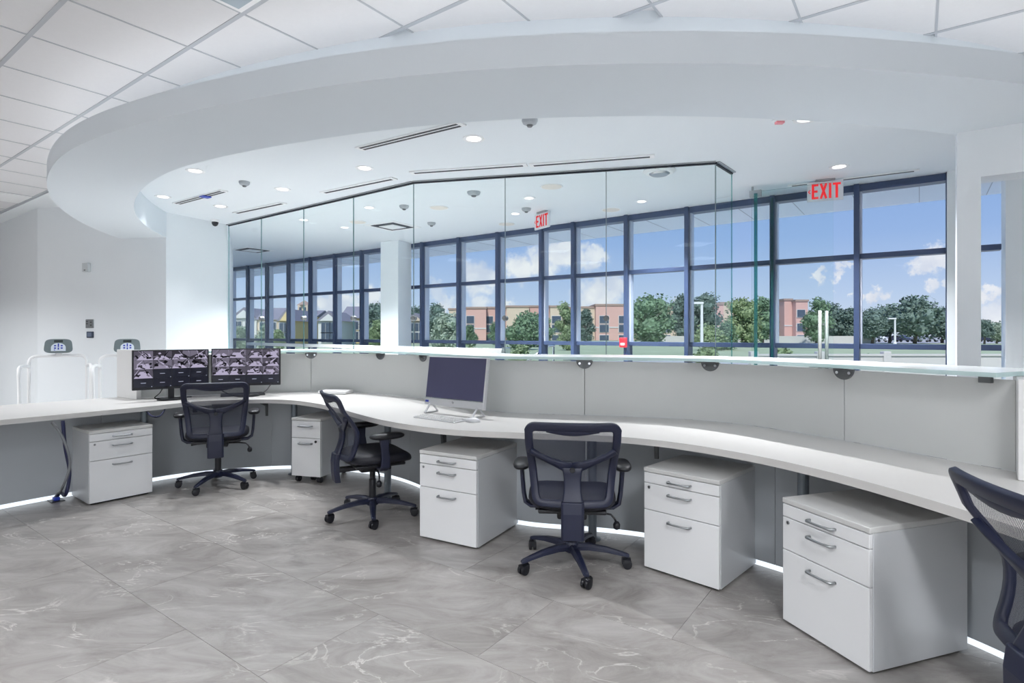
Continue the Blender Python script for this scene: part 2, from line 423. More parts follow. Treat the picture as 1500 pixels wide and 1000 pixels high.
# plain gypsum margin between the last tee and the corridor wall
e0, e1 = at(68,282,ZT), at(0,315,ZT)
dd = (e1-e0).normalized()
MB().prism([(e0+AX*3).xy, (e0-AX*6).xy, (e0-AX*6+BX*4).xy, (e0+AX*1.6+BX*4).xy], ZT-.012, ZT+.03).build('gypsum_margin', CEILW, ce)

# lobby ceiling (flat gypsum)
WP0 = Vector((4.375, 5.64, 0))           # a point on the window wall; t runs left along it
def wpt(t, o=0): return WP0-AX*t+BX*o
k0 = max(range(len(ri)), key=lambda i: -abs(ri[i].x+4.5)-(abs(ri[i].y-7.45)))
inner = [p for p in offset(ro, RW-.03)]
poly = [p for p in inner if p.x < 3.3]+[Vector((7.5,1.2)), wpt(-4.5).xy, wpt(16).xy, Vector((-9.5,10.5)), Vector((-5.5,9.0))]
cl2 = MB().prism(poly, ZC, ZC+.05).build('ceiling_lobby', CEILW)
struct(cl2, 'smooth white lobby ceiling with downlights beyond the curved soffit')

# dropped soffit ring with a cove shelf on its outer top
sect = [(0,ZR),(0,2.772),(.06,2.772),(.06,2.74),(.44,2.74),(.44,ZT+.05),(RW,ZT+.05),(RW,ZR)]
path = []
for i, p in enumerate(ro):
    t = tangent(ro, i); path.append(((p.x,p.y,0), (-t.y,t.x,0), (0,0,1)))
rg = MB().sweep(path, sect).build('trim_1', RINGW)
struct(rg, 'curved white dropped soffit ring sweeping over the desk')
for p in rg.data.polygons: p.use_smooth = True
rg.data.set_sharp_from_angle(angle=R(40))
cv = offset(ro, .16)
cvp = [((p.x,p.y,0), (-tangent(cv,i).y,tangent(cv,i).x,0), (0,0,1)) for i, p in enumerate(cv)]
cvo = MB().sweep(cvp, [(-.02,2.742),(.02,2.742),(.02,2.752),(-.02,2.752)]).build('cove_light', COVE, rg)

# ------------------------------------------------------------------ walls
wl = MB().prism([(-6.53,7.75),(-4.55,7.41),(-4.17,8.25),(-5.2,10.5),(-10,13.6),(-13,13),(-13,12.43)], 0, 3.3).build('wall_left', WHITE)
struct(wl, 'white wall behind the scales, ending in a return at the glass')
wb = MB().box(-14, 9, -4.1, -4, 0, 3.3).build('wall_back', WHITE); struct(wb, 'white office wall behind the viewer')
ws = MB().box(-14.1, -14, -4, 13, 0, 3.3).build('wall_far_left', WHITE); struct(ws, 'white wall at the end of the left corridor')
wr0 = Vector((2.817, 3.565, 0))
def wra(s, o=0): return (wr0+AX*s+BX*o).xy
wr = MB()
wr.prism([wra(0), wra(.117), wra(.117,.2), wra(0,.2)], 0, ZR+.02)
wr.prism([wra(.117), wra(4.6), wra(4.6,.2), wra(.117,.2)], 2.325, ZR+.02)
wr.prism([wra(2.2), wra(4.6), wra(4.6,.2), wra(2.2,.2)], 0, 2.325)
wro = wr.build('wall_right', WHITE); struct(wro, 'white pillar and header wall right of the desk')
wro2 = MB().box(7.0, 7.1, -4, 2.6, 0, 3.3).build('wall_side', WHITE); struct(wro2, 'white office side wall out of view')
we = MB().prism([wpt(-.42,-.1).xy, wpt(-.42,.25).xy, wpt(-6,.25).xy, wpt(-6,-.1).xy], 0, 3.1).build('wall_lobby', WHITE)
struct(we, 'white lobby wall beyond the opening at far right')
rf = MB().prism([(-14.2,-4.2),(10,-4.2),wpt(-6,1.3).xy,wpt(16,1.3).xy,(-14.2,13.8)], 3.32, 3.6).build('roof', WHITE); struct(rf, 'unseen flat roof slab added over the office to keep sun out')  # unseen slab added above the ceilings to block the sun
sf = MB().prism([wpt(-6,.02).xy, wpt(-6,1.28).xy, wpt(16,1.28).xy, wpt(16,.02).xy], ZC-.01, 3.3).build('trim_2', CEILW)
struct(sf, 'white exterior eave soffit outside the windows')
for k in range(0, 26):                    # panel joints of the eave
    p = wpt(-1+k*.62, .05)
    MB().box(-.004, .004, 0, 1.2, ZC-.014, ZC-.009).build('soffit_joint', TEE, sf, loc=(p.x,p.y,0), rot=ANGA)

# ------------------------------------------------------------------ window wall
win = thing('window_1', 'long curtain wall of navy framed windows looking out at trees', None, kind='structure'); del win['label']
win['label'] = 'long navy framed window wall looking out at trees'
TS = [-.42,.0,.783,1.616,2.614,3.437,4.253,4.80,5.616,6.43,7.275,8.12,8.89,9.71,10.53,11.32,12.16,12.97,13.78,14.6]
RWZ = Matrix.Translation(Vector((WP0.x,WP0.y,0))) @ Matrix.Rotation(ANGA, 4, 'Z')
def winbox(t0, t1, o0, o1, z0, z1, name, m, bevel=.004):
    b = MB(); b.box(-t1, -t0, o0, o1, z0, z1)
    o = b.build(name, m, win, bevel=bevel); o.matrix_local = RWZ
    return o
Z_R0, Z_R1, Z_M0, Z_M1, Z_H0 = 1.19, 1.245, 2.155, 2.21, 2.875
for t in TS[1:]:
    winbox(t-.026, t+.026, -.12, .06, 0, ZC, 'mullion', FRAME)
winbox(-.06, 0.02, -.14, .06, 0, ZC, 'frame_jamb', CEILW)
for a, b in zip(TS[:-1], TS[1:]):
    A, B = a+.026, b-.026
    winbox(A, B, -.06, .06, Z_R0, Z_R1, 'sill_rail', FRAME)
    winbox(A, B, -.06, .06, Z_M0, Z_M1, 'transom', FRAME)
    winbox(A, B, -.08, .06, Z_H0, ZC, 'head_rail', FRAME)
    winbox(A, B, -.06, .06, 0, .1, 'foot_rail', FRAME)
    for z0, z1 in ((.1,Z_R0),(Z_R1,Z_M0),(Z_M1,Z_H0)):
        winbox(A, B, -.003, .003, z0, z1, 'pane', PANE, 0)
    for z0, z1 in ((Z_R1,Z_M0),(Z_M1,Z_H0)):
        winbox(B-.018, B, -.05, .05, z0, z1, 'lit_side_strip', LITSIDE, 0)  # pale strip stands in for the lit side face of each mullion
# red call point on a mullion at the sill rail
p = wpt(3.437+.02, -.14)
cp = thing('alarm_pull', 'small red fire alarm pull station on a window mullion', 'alarm', (p.x,p.y,1.17), ANGA)
MB().box(-.05,.05,-.02,.02,0,.13).build('housing', RED, cp, bevel=.006)
MB().box(-.03,.03,-.026,-.02,.03,.06).build('pull_bar', WHITE, cp, bevel=.003)

# lobby column
c0 = Vector((-2.03, 9.86, 0))
lc = MB().box(-.19,.19,-.19,.19,0,ZC).build('column', WHITE, bevel=.01, loc=c0, rot=ANGA+R(10)); struct(lc, 'square white column in the lobby by the windows')

# ------------------------------------------------------------------ glass partition
GA, GB, GC, GD = Vector((-4.15,8.25)), Vector((-1.033,5.92)), Vector((1.892,5.238)), Vector((2.174,5.57))
def on_seg(a, b, px):
    k = (px-750)/F; d = b-a
    t = (k*a.y-a.x)/(d.x-k*d.y); return a+d*t
gp = thing('glass_partition', 'frameless clear glass screen from ceiling down behind the ledge', 'partition')
def pane(p, q, name='pane', z0=.02, z1=ZC-.02, th=.012, parent=gp):
    d = (q-p).normalized(); n = Vector((-d.y,d.x)); g = .003
    a, b = p+d*g, q-d*g
    o = MB().prism([a-n*th/2, b-n*th/2, b+n*th/2, a+n*th/2], z0, z1).build(name, [PART, TEAL], parent)
    for f in o.data.polygons:
        if abs(f.normal.dot(Vector((n.x,n.y,0)))) < .9: f.material_index = 1
    return o
JA = [GA]+[on_seg(GA, GB, x) for x in (383,445,518)]+[GB]
JB = [GB]+[on_seg(GB, GC, x) for x in (740,888)]+[GC]
for a, b in list(zip(JA[:-1], JA[1:]))+list(zip(JB[:-1], JB[1:]))+[(GC, GD)]: pane(a, b)
for a, b in ((GA,GB),(GB,GC),(GC,GD)):
    d = (b-a).normalized(); n = Vector((-d.y,d.x))
    MB().prism([a-n*.012, b-n*.012, b+n*.012, a+n*.012], ZC-.022, ZC-.001).build('head_channel', DARK, gp)
    MB().prism([a-n*.04, b-n*.04, b-n*.013, a-n*.013], ZC-.012, ZC-.001).build('head_trim', STEEL, gp)
for q, (a, b) in [(j, (GA,GB)) for j in JA[1:-1]]+[(j, (GB,GC)) for j in JB[:-1]]:
    d = (b-a).normalized()
    m = MB(); m.lathe([(.022,-.03),(.028,-.024),(.028,.024),(.022,.03)], 16, 'y')
    m.build('clamp_disc', ZINC, gp, loc=(q.x,q.y,E+(489-466)*q.y/F*1.0), rot=math.atan2(d.y,d.x), smooth=False)
# thin dark joint lines where the panes meet
for q in JA[1:]+JB[1:]:
    MB().lathe([(.004,.02),(.004,ZC-.024)], 6, 'z', (q.x,q.y,0)).build('joint_seal', STEEL, gp)

gd = thing('glass_door', 'open frameless glass door with long steel pull', 'door', (0,0,0))
D0, D1 = at(1101,273.5,ZC).xy, at(1221,258,ZC).xy
pane(D0, D1, 'leaf', .02, ZC-.06, .012, gd)
dn = Vector((D1-D0)).normalized(); nn = Vector((-dn.y, dn.x))
for px_, dd_, th_ in ((1107, 6.05, .034), (1131, 6.25, .022)):      # sidelights seen almost edge-on
    a_ = atd(px_, dd_).xy; b_ = atd(px_, dd_+.45).xy; v_ = (b_-a_).normalized(); w_ = Vector((-v_.y, v_.x))*th_/2
    MB().prism([a_-w_, a_+w_, b_+w_, b_-w_], .02, ZC-.09).build('sidelight', TEAL, gd)
ang = math.atan2(dn.y, dn.x)
MB().box(-.02,.1,-.022,.022,ZC-.12,ZC-.045).build('patch_fitting', STEEL, gd, loc=(D0.x,D0.y,0), rot=ang, bevel=.004)
MB().lathe([(.012,ZC-.05),(.012,ZC-.002)],10,'z',(D0.x+.01,D0.y,0)).build('pivot', STEEL, gd)
hp = on_seg(D0, D1, 1206)
for s in (-1, 1):
    q = hp+nn*.05*s+dn*.028*s
    MB().lathe([(.017,.35),(.017,E+(489-455)*hp.y/F)],14,'z',(q.x,q.y,0)).build('pull_handle', SATIN, gd, smooth=True)
for z in (.5, 1.45):
    q0, q1 = hp-nn*.05, hp+nn*.05
    MB().tube([(q0.x,q0.y,z),(q1.x,q1.y,z)], .008).build('standoff', STEEL, gd)

# ------------------------------------------------------------------ reception desk
ZD, ZU = .737, .70
f_px = [(0,615),(110,605),(240,593),(276,588.3),(320,585.8),(370,584.8),(402,584.6),(430,586),(476,593),(524,606),(552,613.5),(590,620.5),(658,629),(766,633.8),(900,638.5),(1000,649),(1095,664.5),(1180,682.5),(1270,705),(1365,732.5),(1412,746)]
Fc = [at(x, y, ZD).xy for x, y in f_px]
Fc = [Fc[0]+(Fc[0]-Fc[1]).normalized()*.9]+Fc+[Vector((1.625,1.55)),Vector((1.61,1.1)),Vector((1.50,.6))]
Fc = resample(smooth_poly(resample(catmull(Fc, 8), .06), 8), .05)
b_px = [(205,583),(300,578.5),(417,574.4),(470,573.2),(520,574.2),(570,578),(623,584),(672,594),(720,602.5),(790,606),(860,608),(1000,613.5),(1097,622.5),(1243,646.3),(1370,669.7),(1488,690.6)]
Bc = [at(x, y, ZD).xy for x, y in b_px]
Bc = resample(smooth_poly(resample(catmull(Bc, 8), .06), 8), .05)
bl0, bl1 = at(0,593.5,ZD).xy, at(171,581.4,ZD).xy
back = [bl0+(bl0-bl1).normalized()*.9, bl0, bl1, Bc[0]+Vector((-.02,.03))]+Bc+[Vector((2.33,2.2)),Vector((2.36,1.6)),Vector((2.34,1.1)),Vector((2.2,.6))]
# worktop sections, butt jointed
seams = [at_px(Fc, 1090), at_px(Fc, 1366), at_px(Fc, 420)]
wk = thing('worktop', 'continuous white wave-shaped worktop running along the reception desk', 'worktop')
def cut(i):                              # nearest index on the back outline for a front index
    t = tangent(Fc, i); n = Vector((-t.y,t.x)); return min(range(len(back)), key=lambda k: abs((back[k]-Fc[i]).dot(t))+(100 if (back[k]-Fc[i]).dot(n) < 0 else 0)+.2*(back[k]-Fc[i]).length)
ids = [0]+sorted(seams)+[len(Fc)-1]
for a, b in zip(ids[:-1], ids[1:]):
    ka = 0 if a == 0 else cut(a); kb = len(back)-1 if b == len(Fc)-1 else cut(b)
    pl = Fc[a:b+1]+list(reversed(back[ka:kb+1]))
    c = sum(pl, Vector((0,0)))/len(pl)
    ta, tb = tangent(Fc, a), tangent(Fc, b)
    MB().prism(pl, ZU, ZD).build('top_section', TOPW, wk)
# lower modesty panel, floating over a light strip
p_px = [(0,738),(75,724),(223,698.5),(254,693),(310,687),(380,682),(426,680),(480,681.5),(530,686.5),(575,694.5),(614,708),(680,738),(761,761),(850,768),(941,777),(1030,795),(1112,818),(1260,865),(1416,929),(1448.5,941)]
Pc = [at(x, y, .05).xy for x, y in p_px]
Pc = [Pc[0]+(Pc[0]-Pc[1]).normalized()*.9]+Pc+[Vector((2.1,2.0)),Vector((2.13,1.5)),Vector((2.1,.9))]
Pc = resample(smooth_poly(resample(catmull(Pc, 8), .06), 10), .05)
rd = thing('reception_desk', 'curved pale grey counter body with panels below and behind the worktop', 'desk')
def strip(poly, th, z0, z1, name, m, parent, d0=0):
    q = offset(poly, d0) if d0 else poly
    r = offset(poly, d0+th)
    o = MB()
    path = [((p.x,p.y,0), (-tangent(poly,i).y,tangent(poly,i).x,0), (0,0,1)) for i, p in enumerate(poly)]
    o.sweep(path, [(d0,z0),(d0+th,z0),(d0+th,z1),(d0,z1)])
    ob = o.build(name, m, parent)
    for f in ob.data.polygons: f.use_smooth = True
    ob.data.set_sharp_from_angle(angle=R(40))
    return ob
lows = [0, at_px(Pc, 150), at_px(Pc, 395), at_px(Pc, 600), at_px(Pc, 860), at_px(Pc, 1130), len(Pc)-1]
lows = sorted(set(lows))
for a, b in zip(lows[:-1], lows[1:]):
    if b-a < 3: continue
    seg = Pc[a:b+1]; seg = [seg[0]+(seg[1]-seg[0])*.03]+seg[1:-1]+[seg[-1]+(seg[-2]-seg[-1])*.03]
    strip(seg, .025, .042, ZU-.001, 'lower_panel', LOWP, rd)
strip(Pc, .01, .004, .04, 'led_strip', LED, rd, .02)
strip(Pc, .02, 0, .06, 'plinth', LOWP, rd, .034)
# upper panels with seams
ZP = 1.143
us = [0, at_px(Bc, 456), at_px(Bc, 860), at_px(Bc, 1243), len(Bc)-1]
for a, b in zip(us[:-1], us[1:]):
    seg = Bc[a:b+1]; seg = [seg[0]+(seg[1]-seg[0])*.04]+seg[1:-1]+[seg[-1]+(seg[-2]-seg[-1])*.04]
    strip(seg, .03, ZD+.001, ZP, 'upper_panel', PANEL, rd)
strip(Bc, .01, ZD+.001, ZP-.004, 'seam_backing', ZINC, rd, .035)
# end gables
g1, g2 = at(171,581.4,ZD).xy, at(200,585,ZD).xy
d = (g2-g1).normalized(); n = Vector((-d.y,d.x))
MB().prism([g1, g2, g2+n*.04, g1+n*.04], ZD+.001, 1.20).build('end_gable', LAM, rd, bevel=.004)
e1 = Bc[-1]; t = tangent(Bc, len(Bc)-1); n = Vector((-t.y,t.x))
gv = Vector((-.13,-.155)); gs = Vector((.04,-.034))
MB().prism([e1+gv, e1+gv+gs, e1-gv*1.6+gs, e1-gv*1.6], ZD+.001, 1.16).build('end_gable', LAM, rd, bevel=.004)
# support posts and brackets
for px, off in ((208,.2),(433,.18),(567,.3),(862,.3),(1184,.3)):
    q = offset(Fc, off); i = at_px(q, px); q = q[i]
    m = MB(); m.lathe([(.055,0),(.055,.008),(.028,.012),(.028,ZU-.012),(.05,ZU-.008),(.05,ZU-.001)], 18, 'z', (q.x,q.y,0)); m.build('support_post', GREYP, rd, smooth=False)
for px, off in ((387,.26),(645,.34),(963,.36)):
    q = offset(Fc, off); i = at_px(q, px); t = tangent(q, i); q = q[i]
    m = MB(); m.prof([(-.12,ZU-.001),(.06,ZU-.001),(.06,ZU-.16),(.03,ZU-.16),(.02,ZU-.06),(-.12,ZU-.02)], -.012, .012)
    m.build('steel_bracket', ZINC, rd, loc=(q.x,q.y,0), rot=math.atan2(t.y,t.x))

# glass transaction ledge
lg = thing('glass_ledge', 'thick frosted glass transaction ledge along top of the counter', 'ledge')
Lc = Bc
lo = offset(Lc, -.17); hi = offset(Lc, .34)
path = [((p.x,p.y,0), (-tangent(Lc,i).y,tangent(Lc,i).x,0), (0,0,1)) for i, p in enumerate(Lc)]
lsm = [0, at_px(Bc, 456), at_px(Bc, 860), at_px(Bc, 1243), len(Bc)-1]
for a, b in zip(lsm[:-1], lsm[1:]):
    m = MB(); m.sweep(path[a:b+1], [(-.17,1.162),(.34,1.162),(.34,1.182),(-.17,1.182)])
    o = m.build('glass_slab', [LEDGE, LEDGEE], lg)
    for f in o.data.polygons:
        if abs(f.normal.z) < .5: f.material_index = 1
def half_disc(r, th, n=14):
    m = MB(); pts = [(r*math.cos(math.pi+math.pi*k/n), r*math.sin(math.pi+math.pi*k/n)) for k in range(n+1)]
    k = len(pts)
    m._add([(x, -th, z) for x, z in pts]+[(x, 0, z) for x, z in pts],
           [tuple(range(k)), tuple(reversed(range(k, 2*k)))]+[(i, k+i, k+(i+1)%k, (i+1)%k) for i in range(k)])
    return m
hd = half_disc(.062, .012).mesh('bracket_disc', ZINC)
sc_m = MB().lathe([(.009,-.004),(.007,0)], 10, 'y').mesh('screw', CHROME)
for px in (456, 556, 622, 858, 1040, 1243):
    i = at_px(Bc, px); t = tangent(Bc, i); q = Bc[i]
    br = use('bracket', hd, lg, (q.x,q.y,1.150), math.atan2(t.y,t.x), bevel=.002)
    for s in (-1, 1): use('screw', sc_m, br, (s*.036, -.012, -.022))
    MB().box(-.15,.06,-.10,.06,.004,.010).build('arm_plate', ZINC, br)
i = len(Bc)-3; t = tangent(Bc, i); q = Bc[i]
MB().box(-.03,.02,-.03,-.001,1.125,1.160).build('bracket', ZINC, lg, loc=(q.x,q.y,0), rot=math.atan2(t.y,t.x), bevel=.003)

# ------------------------------------------------------------------ pedestals
PW, PD, PH = .446, .555, .585
def make_pedestal():
    r = thing('drawer_pedestal', '', 'cabinet')
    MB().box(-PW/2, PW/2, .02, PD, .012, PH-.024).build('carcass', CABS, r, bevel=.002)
    MB().box(-PW/2-.001, PW/2+.001, 0, PD, PH-.0235, PH).build('top', CABT, r, bevel=.003)
    MB().box(-PW/2+.02, PW/2-.02, .04, PD-.02, 0, .0118).build('base', BLACK, r)
    z0 = .016; zs = [(z0, .345), (.349, .497), (.501, PH-.027)]
    hm = MB(); hm.tube([(-.065,0,0),(-.065,-.018,0),(-.06,-.026,0),(-.03,-.030,0),(.03,-.030,0),(.06,-.026,0),(.065,-.018,0),(.065,0,0)], [.006,.0065,.007,.0055,.0055,.007,.0065,.006], 8)
    hme = hm.mesh('handle', STEEL, True)
    for k, (a, b) in enumerate(zs):
        d = MB().box(-PW/2+.002, PW/2-.002, 0, .0195, a, b).build('drawer', CABM, r, bevel=.0025)
        use('handle', hme, d, (0, 0, b-(.042 if k < 2 else .03)))
        if k == 1:
            MB().lathe([(.009,-.004),(.007,0)], 12, 'y', (-PW/2+.035,0,b-.02)).build('lock', STEEL, d)
            MB().box(-PW/2+.034,-PW/2+.036,-.005,-.0041,b-.025,b-.015).build('keyhole', BLACK, d)
    return r
ped = make_pedestal()
def place(r, fl, fr):
    fl, fr = Vector(fl), Vector(fr); c = (fl+fr)/2; d = (fr-fl)
    r.location = (c.x, c.y, 0); r.rotation_euler = (0,0,math.atan2(d.y,d.x))
for k, (a, b, lab) in enumerate([
    ((-3.307,4.423),(-3.048,4.758),'white three-drawer pedestal at far left beside the cable bundle'),
    ((-.611,3.724),(-.222,3.509),'white three-drawer pedestal under the all-in-one computer'),
    ((.760,3.2415),(1.079,2.934),'white three-drawer pedestal right of the middle chair'),
    ((1.2675,2.647),(1.411,2.214),'large nearest white three-drawer pedestal at lower right')]):
    o = ped if k == 0 else copy_tree(ped)
    o['label'] = lab; o['group'] = 'three-drawer pedestals under the desk'; place(o, a, b)
mp_ = thing('mobile_pedestal', 'narrow white two-drawer pedestal on black casters near the back', 'cabinet')
mw = .303
MB().box(-mw/2, mw/2, .02, .5, .062, .563).build('carcass', CABS, mp_, bevel=.002)
MB().box(-mw/2-.001, mw/2+.001, 0, .5, .5635, .586).build('top', CABT, mp_, bevel=.003)
for k, (a, b) in enumerate(((.062,.405),(.409,.561))):
    d = MB().box(-mw/2+.002, mw/2-.002, 0, .0195, a, b).build('drawer', CABM, mp_, bevel=.0025)
    MB().tube([(-.065,0,0),(-.065,-.02,0),(-.05,-.026,0),(.05,-.026,0),(.065,-.02,0),(.065,0,0)], .0085, 8).build('handle', STEEL, d, loc=(0,0,b-.045), smooth=True)
    if k == 0: MB().lathe([(.012,-.008),(.009,0)], 12, 'y', (mw/2-.045,0,b-.025)).build('lock', BLACK, d)
wm = MB(); wm.lathe([(.02,-.02),(.028,-.016),(.028,.016),(.02,.02)], 14, 'x', (0,0,.028)); wm.box(-.014,.014,-.016,.016,.045,.0618)
wme = wm.mesh('caster', BLACK)
for x in (-mw/2+.04, mw/2-.04):
    for y in (.05, .44): use('caster', wme, mp_, (x, y, 0))
use('caster', wme, mp_, (0, .12, 0))
place(mp_, (-2.012,5.139), (-1.72,5.057))

# ------------------------------------------------------------------ task chairs
def back_pt(u, v, off=0, zb=.47, HH=.465):
    hw = .205+.045*max(0,min(1, v*1.35))**.8
    y = -.255+.055*math.sin(math.pi*min(1,max(0,(v)/.75)))*.9-(.10*max(0,v-.42)**1.25*1.9) + .035*u*u
    return Vector((u*hw, y-off, zb+HH*v))
def ribbon(m, uv, wid, th, closed=False, off=0):
    # strip lying in the curved back surface: uv path, half width (in u,v plane metres), thickness
    pts = [back_pt(u, v, off) for u, v in uv]; fr = []; k = len(pts)
    for i in range(k):
        if closed: d = pts[(i+1)%k]-pts[i-1]
        else: d = pts[min(i+1,k-1)]-pts[max(i-1,0)]
        d.normalize(); u, v = uv[i]
        nrm = (back_pt(u+.02,v)-back_pt(u-.02,v)).cross(back_pt(u,min(1,v+.02))-back_pt(u,v-.02)).normalized()
        s = d.cross(nrm).normalized(); w_ = wid[i] if isinstance(wid, list) else wid
        fr.append((pts[i], s*w_, nrm*th))
    return m.sweep(fr, [(-1,-.7),(-.8,-1),(.8,-1),(1,-.7),(1,.7),(.8,1),(-.8,1),(-1,.7)], closed)
def rrect(u0, u1, v0, v1, ru, rv, n=6):
    o = []
    for cx, cy, a in ((u1-ru,v0+rv,-90),(u1-ru,v1-rv,0),(u0+ru,v1-rv,90),(u0+ru,v0+rv,180)):
        for k in range(n+1):
            t = R(a+90*k/n); o.append((cx+ru*math.cos(t), cy+rv*math.sin(t)))
    dense = []
    for i in range(len(o)):
        a, b = o[i], o[(i+1)%len(o)]; L = math.hypot((b[0]-a[0])*.24,(b[1]-a[1])*.465); c = max(1, int(L/.03))
        for k in range(c): dense.append((a[0]+(b[0]-a[0])*k/c, a[1]+(b[1]-a[1])*k/c))
    return dense
LEG_M = CAST_M = None
def make_chair():
    global LEG_M, CAST_M
    c = thing('task_chair', '', 'chair', group='mesh-back task chairs at the desk')
    # back
    m = MB(); uv = rrect(-.94,.94,.035,.965,.14,.07)
    ribbon(m, uv, [(.024 if v > .9 else .021) for u, v in uv], .011, True)
    bf = m.build('back_frame', NAVY, c, smooth=True)
    m = MB(); ribbon(m, [(-.55,.935),(-.35,.915),(-.15,.90),(0,.897),(.15,.90),(.35,.915),(.55,.935)], .016, .008); m.build('top_grip', NAVY, bf, smooth=True)
    m = MB(); m.grid(lambda a, b: back_pt(-.92+1.84*a, .04+.92*b, -.004), 18, 20); m.build('mesh_panel', MESHF, c, smooth=True)
    m = MB()
    ribbon(m, [(0,.44),(-.25,.48),(-.5,.535),(-.75,.60),(-.93,.665)], [.036,.024,.017,.016,.018], .012, off=.016)
    ribbon(m, [(0,.44),(.25,.48),(.5,.535),(.75,.60),(.93,.665)], [.036,.024,.017,.016,.018], .012, off=.016)
    ribbon(m, [(0,.46),(0,.38),(0,.28),(0,.18),(0,.08),(0,.0)], [.058,.050,.046,.047,.055,.062], .013, off=.017)
    ys = m.build('back_support', NAVY, c, smooth=True)
    b = back_pt(0,.43,.03)
    MB().lathe([(.013,-.008),(.016,-.004),(.016,.004)], 16, 'y', b).build('adjust_knob', BLACK, ys)
    b0 = back_pt(0, .03, .02)
    m = MB(); zz = b0.z
    m.sweep([((0,b0.y+.004,zz+.02),(1,0,0),(0,1,0)),((0,b0.y-.004,zz-.04),(1,0,0),(0,1,0)),((0,b0.y-.002,zz-.12),(1,0,0),(0,1,0)),((0,b0.y+.006,zz-.185),(1,0,0),(0,1,0))],
            [(-.062,-.012),(-.05,-.022),(.05,-.022),(.062,-.012),(.062,.016),(-.062,.016)])
    m.build('spine', NAVY, c, bevel=.004)
    m = MB(); m.box(-.035,.035,b0.y,-.05,.365,.395); m.build('spine_arm', BLACK, c, bevel=.006)
    # seat
    def seat(a, b):
        th = a*2*math.pi; ph = (b-.5)*math.pi; k = 3.2; sgn = lambda x: (1 if x >= 0 else -1)
        cx, sx = math.cos(th), math.sin(th)
        X = sgn(cx)*abs(cx)**(2/k); Y = sgn(sx)*abs(sx)**(2/k); cp_, sp_ = math.cos(ph), math.sin(ph)
        q = max(0,cp_)**.55; x = .252*X*q; y = .245*Y*q+.02
        z = .462+sgn(sp_)*abs(sp_)**.8*.046 + .018*(x/.25)**2*(1 if sp_ > 0 else .3) - .03*max(0,(y-.14)/.13)**2
        return Vector((x, y, z))
    m = MB(); m.grid(seat, 40, 14); bmesh.ops.remove_doubles(m.bm, verts=m.bm.verts, dist=.0005)
    st = m.build('seat', SEATM, c, smooth=True)
    MB().box(-.19,.19,-.17,.19,.405,.428).build('seat_pan', BLACK, st, bevel=.008)
    # mechanism, lever, column
    MB().box(-.085,.085,-.11,.12,.355,.404).build('tilt_mechanism', BLACK, c, bevel=.012)
    lv = MB().tube([(.06,.0,.375),(.17,-.01,.372),(.225,-.02,.365),(.245,-.025,.345),(.255,-.03,.325)], [.006,.006,.006,.006,.006], 8).build('height_lever', BLACK, c, smooth=True)
    MB().lathe([(.006,0),(.019,.008),(.021,.03),(.012,.046)], 12, 'z', (.257,-.031,.283)).build('lever_paddle', BLACK, lv, smooth=True)
    MB().tube([(-.06,.05,.375),(-.17,.05,.372),(-.215,.05,.37)], [.006,.006,.012], 8).build('tilt_lever', BLACK, c, smooth=True)
    MB().lathe([(.026,.1),(.026,.27),(.021,.275),(.021,.356)], 18).build('gas_column', BLACK, c)
    MB().lathe([(.03,.075),(.042,.082),(.042,.125),(.034,.14)], 20).build('hub', NAVY, c)
    # arms
    for s in (-1, 1):
        m = MB(); prof_ = [(s*.16,.01,.400),(s*.24,.01,.402),(s*.272,.01,.425),(s*.282,.01,.48),(s*.288,.0,.56),(s*.292,-.005,.63)]
        fr = []
        for i, p in enumerate(prof_):
            d = (Vector(prof_[min(i+1,5)])-Vector(prof_[max(i-1,0)])).normalized(); side = Vector((0,1,0)); up = d.cross(side).normalized()
            wy = [.03,.032,.034,.03,.028,.036][i]; fr.append((p, side*wy, up*.0115))
        m.sweep(fr, [(-1,-.6),(-.7,-1),(.7,-1),(1,-.6),(1,.6),(.7,1),(-.7,1),(-1,.6)])
        ar = m.build('armrest', NAVY, c, smooth=False, bevel=.002)
        m = MB()
        def pad(a, b, s=s):
            th = a*2*math.pi; ph = (b-.5)*math.pi; sg = lambda x: (1 if x >= 0 else -1)
            q = max(0,math.cos(ph))**.5
            return Vector((s*.292+.050*sg(math.cos(th))*abs(math.cos(th))**.7*q, .015+.125*sg(math.sin(th))*abs(math.sin(th))**.7*q, .646+.023*math.sin(ph)))
        m.grid(pad, 28, 8); bmesh.ops.remove_doubles(m.bm, verts=m.bm.verts, dist=.0003)
        m.build('arm_pad', BLACK, ar, smooth=True)
    # five-star base and casters
    if LEG_M is None:
        m = MB(); fr = []
        for r_, z_, w_, h_ in ((.025,.108,.027,.02),(.1,.112,.025,.018),(.2,.102,.021,.015),(.27,.088,.018,.012),(.315,.078,.017,.010),(.33,.074,.012,.008)):
            fr.append(((r_,0,z_), (0,w_,0), (0,0,h_)))
        m.sweep(fr, [(-1,-.8),(1,-.8),(.9,.3),(.5,1),(-.5,1),(-.9,.3)]); LEG_M = m.mesh('base_leg', NAVY, False)
        m = MB()
        for s in (-1, 1): m.lathe([(.012,s*.004),(.026,s*.006),(.028,s*.012),(.026,s*.022),(.012,s*.024)], 16, 'y', (0,0,.028))
        m.prof([(-.02,.03),(-.02,.055),(-.008,.062),(.008,.062),(.02,.055),(.02,.03)], -.03, .02)
        m.lathe([(.007,.05),(.007,.075)], 8); CAST_M = m.mesh('caster', BLACK)
    for k in range(5):
        lgp = use('base_leg', LEG_M, c, (0,0,0), R(72*k)); use('caster', CAST_M, lgp, (.318,0,0), R(random.uniform(-60,60)))
    return c
ch0 = make_chair()
LIFT = ('back_frame','mesh_panel','back_support','spine','spine_arm','seat','tilt_mechanism','height_lever','tilt_lever','armrest')
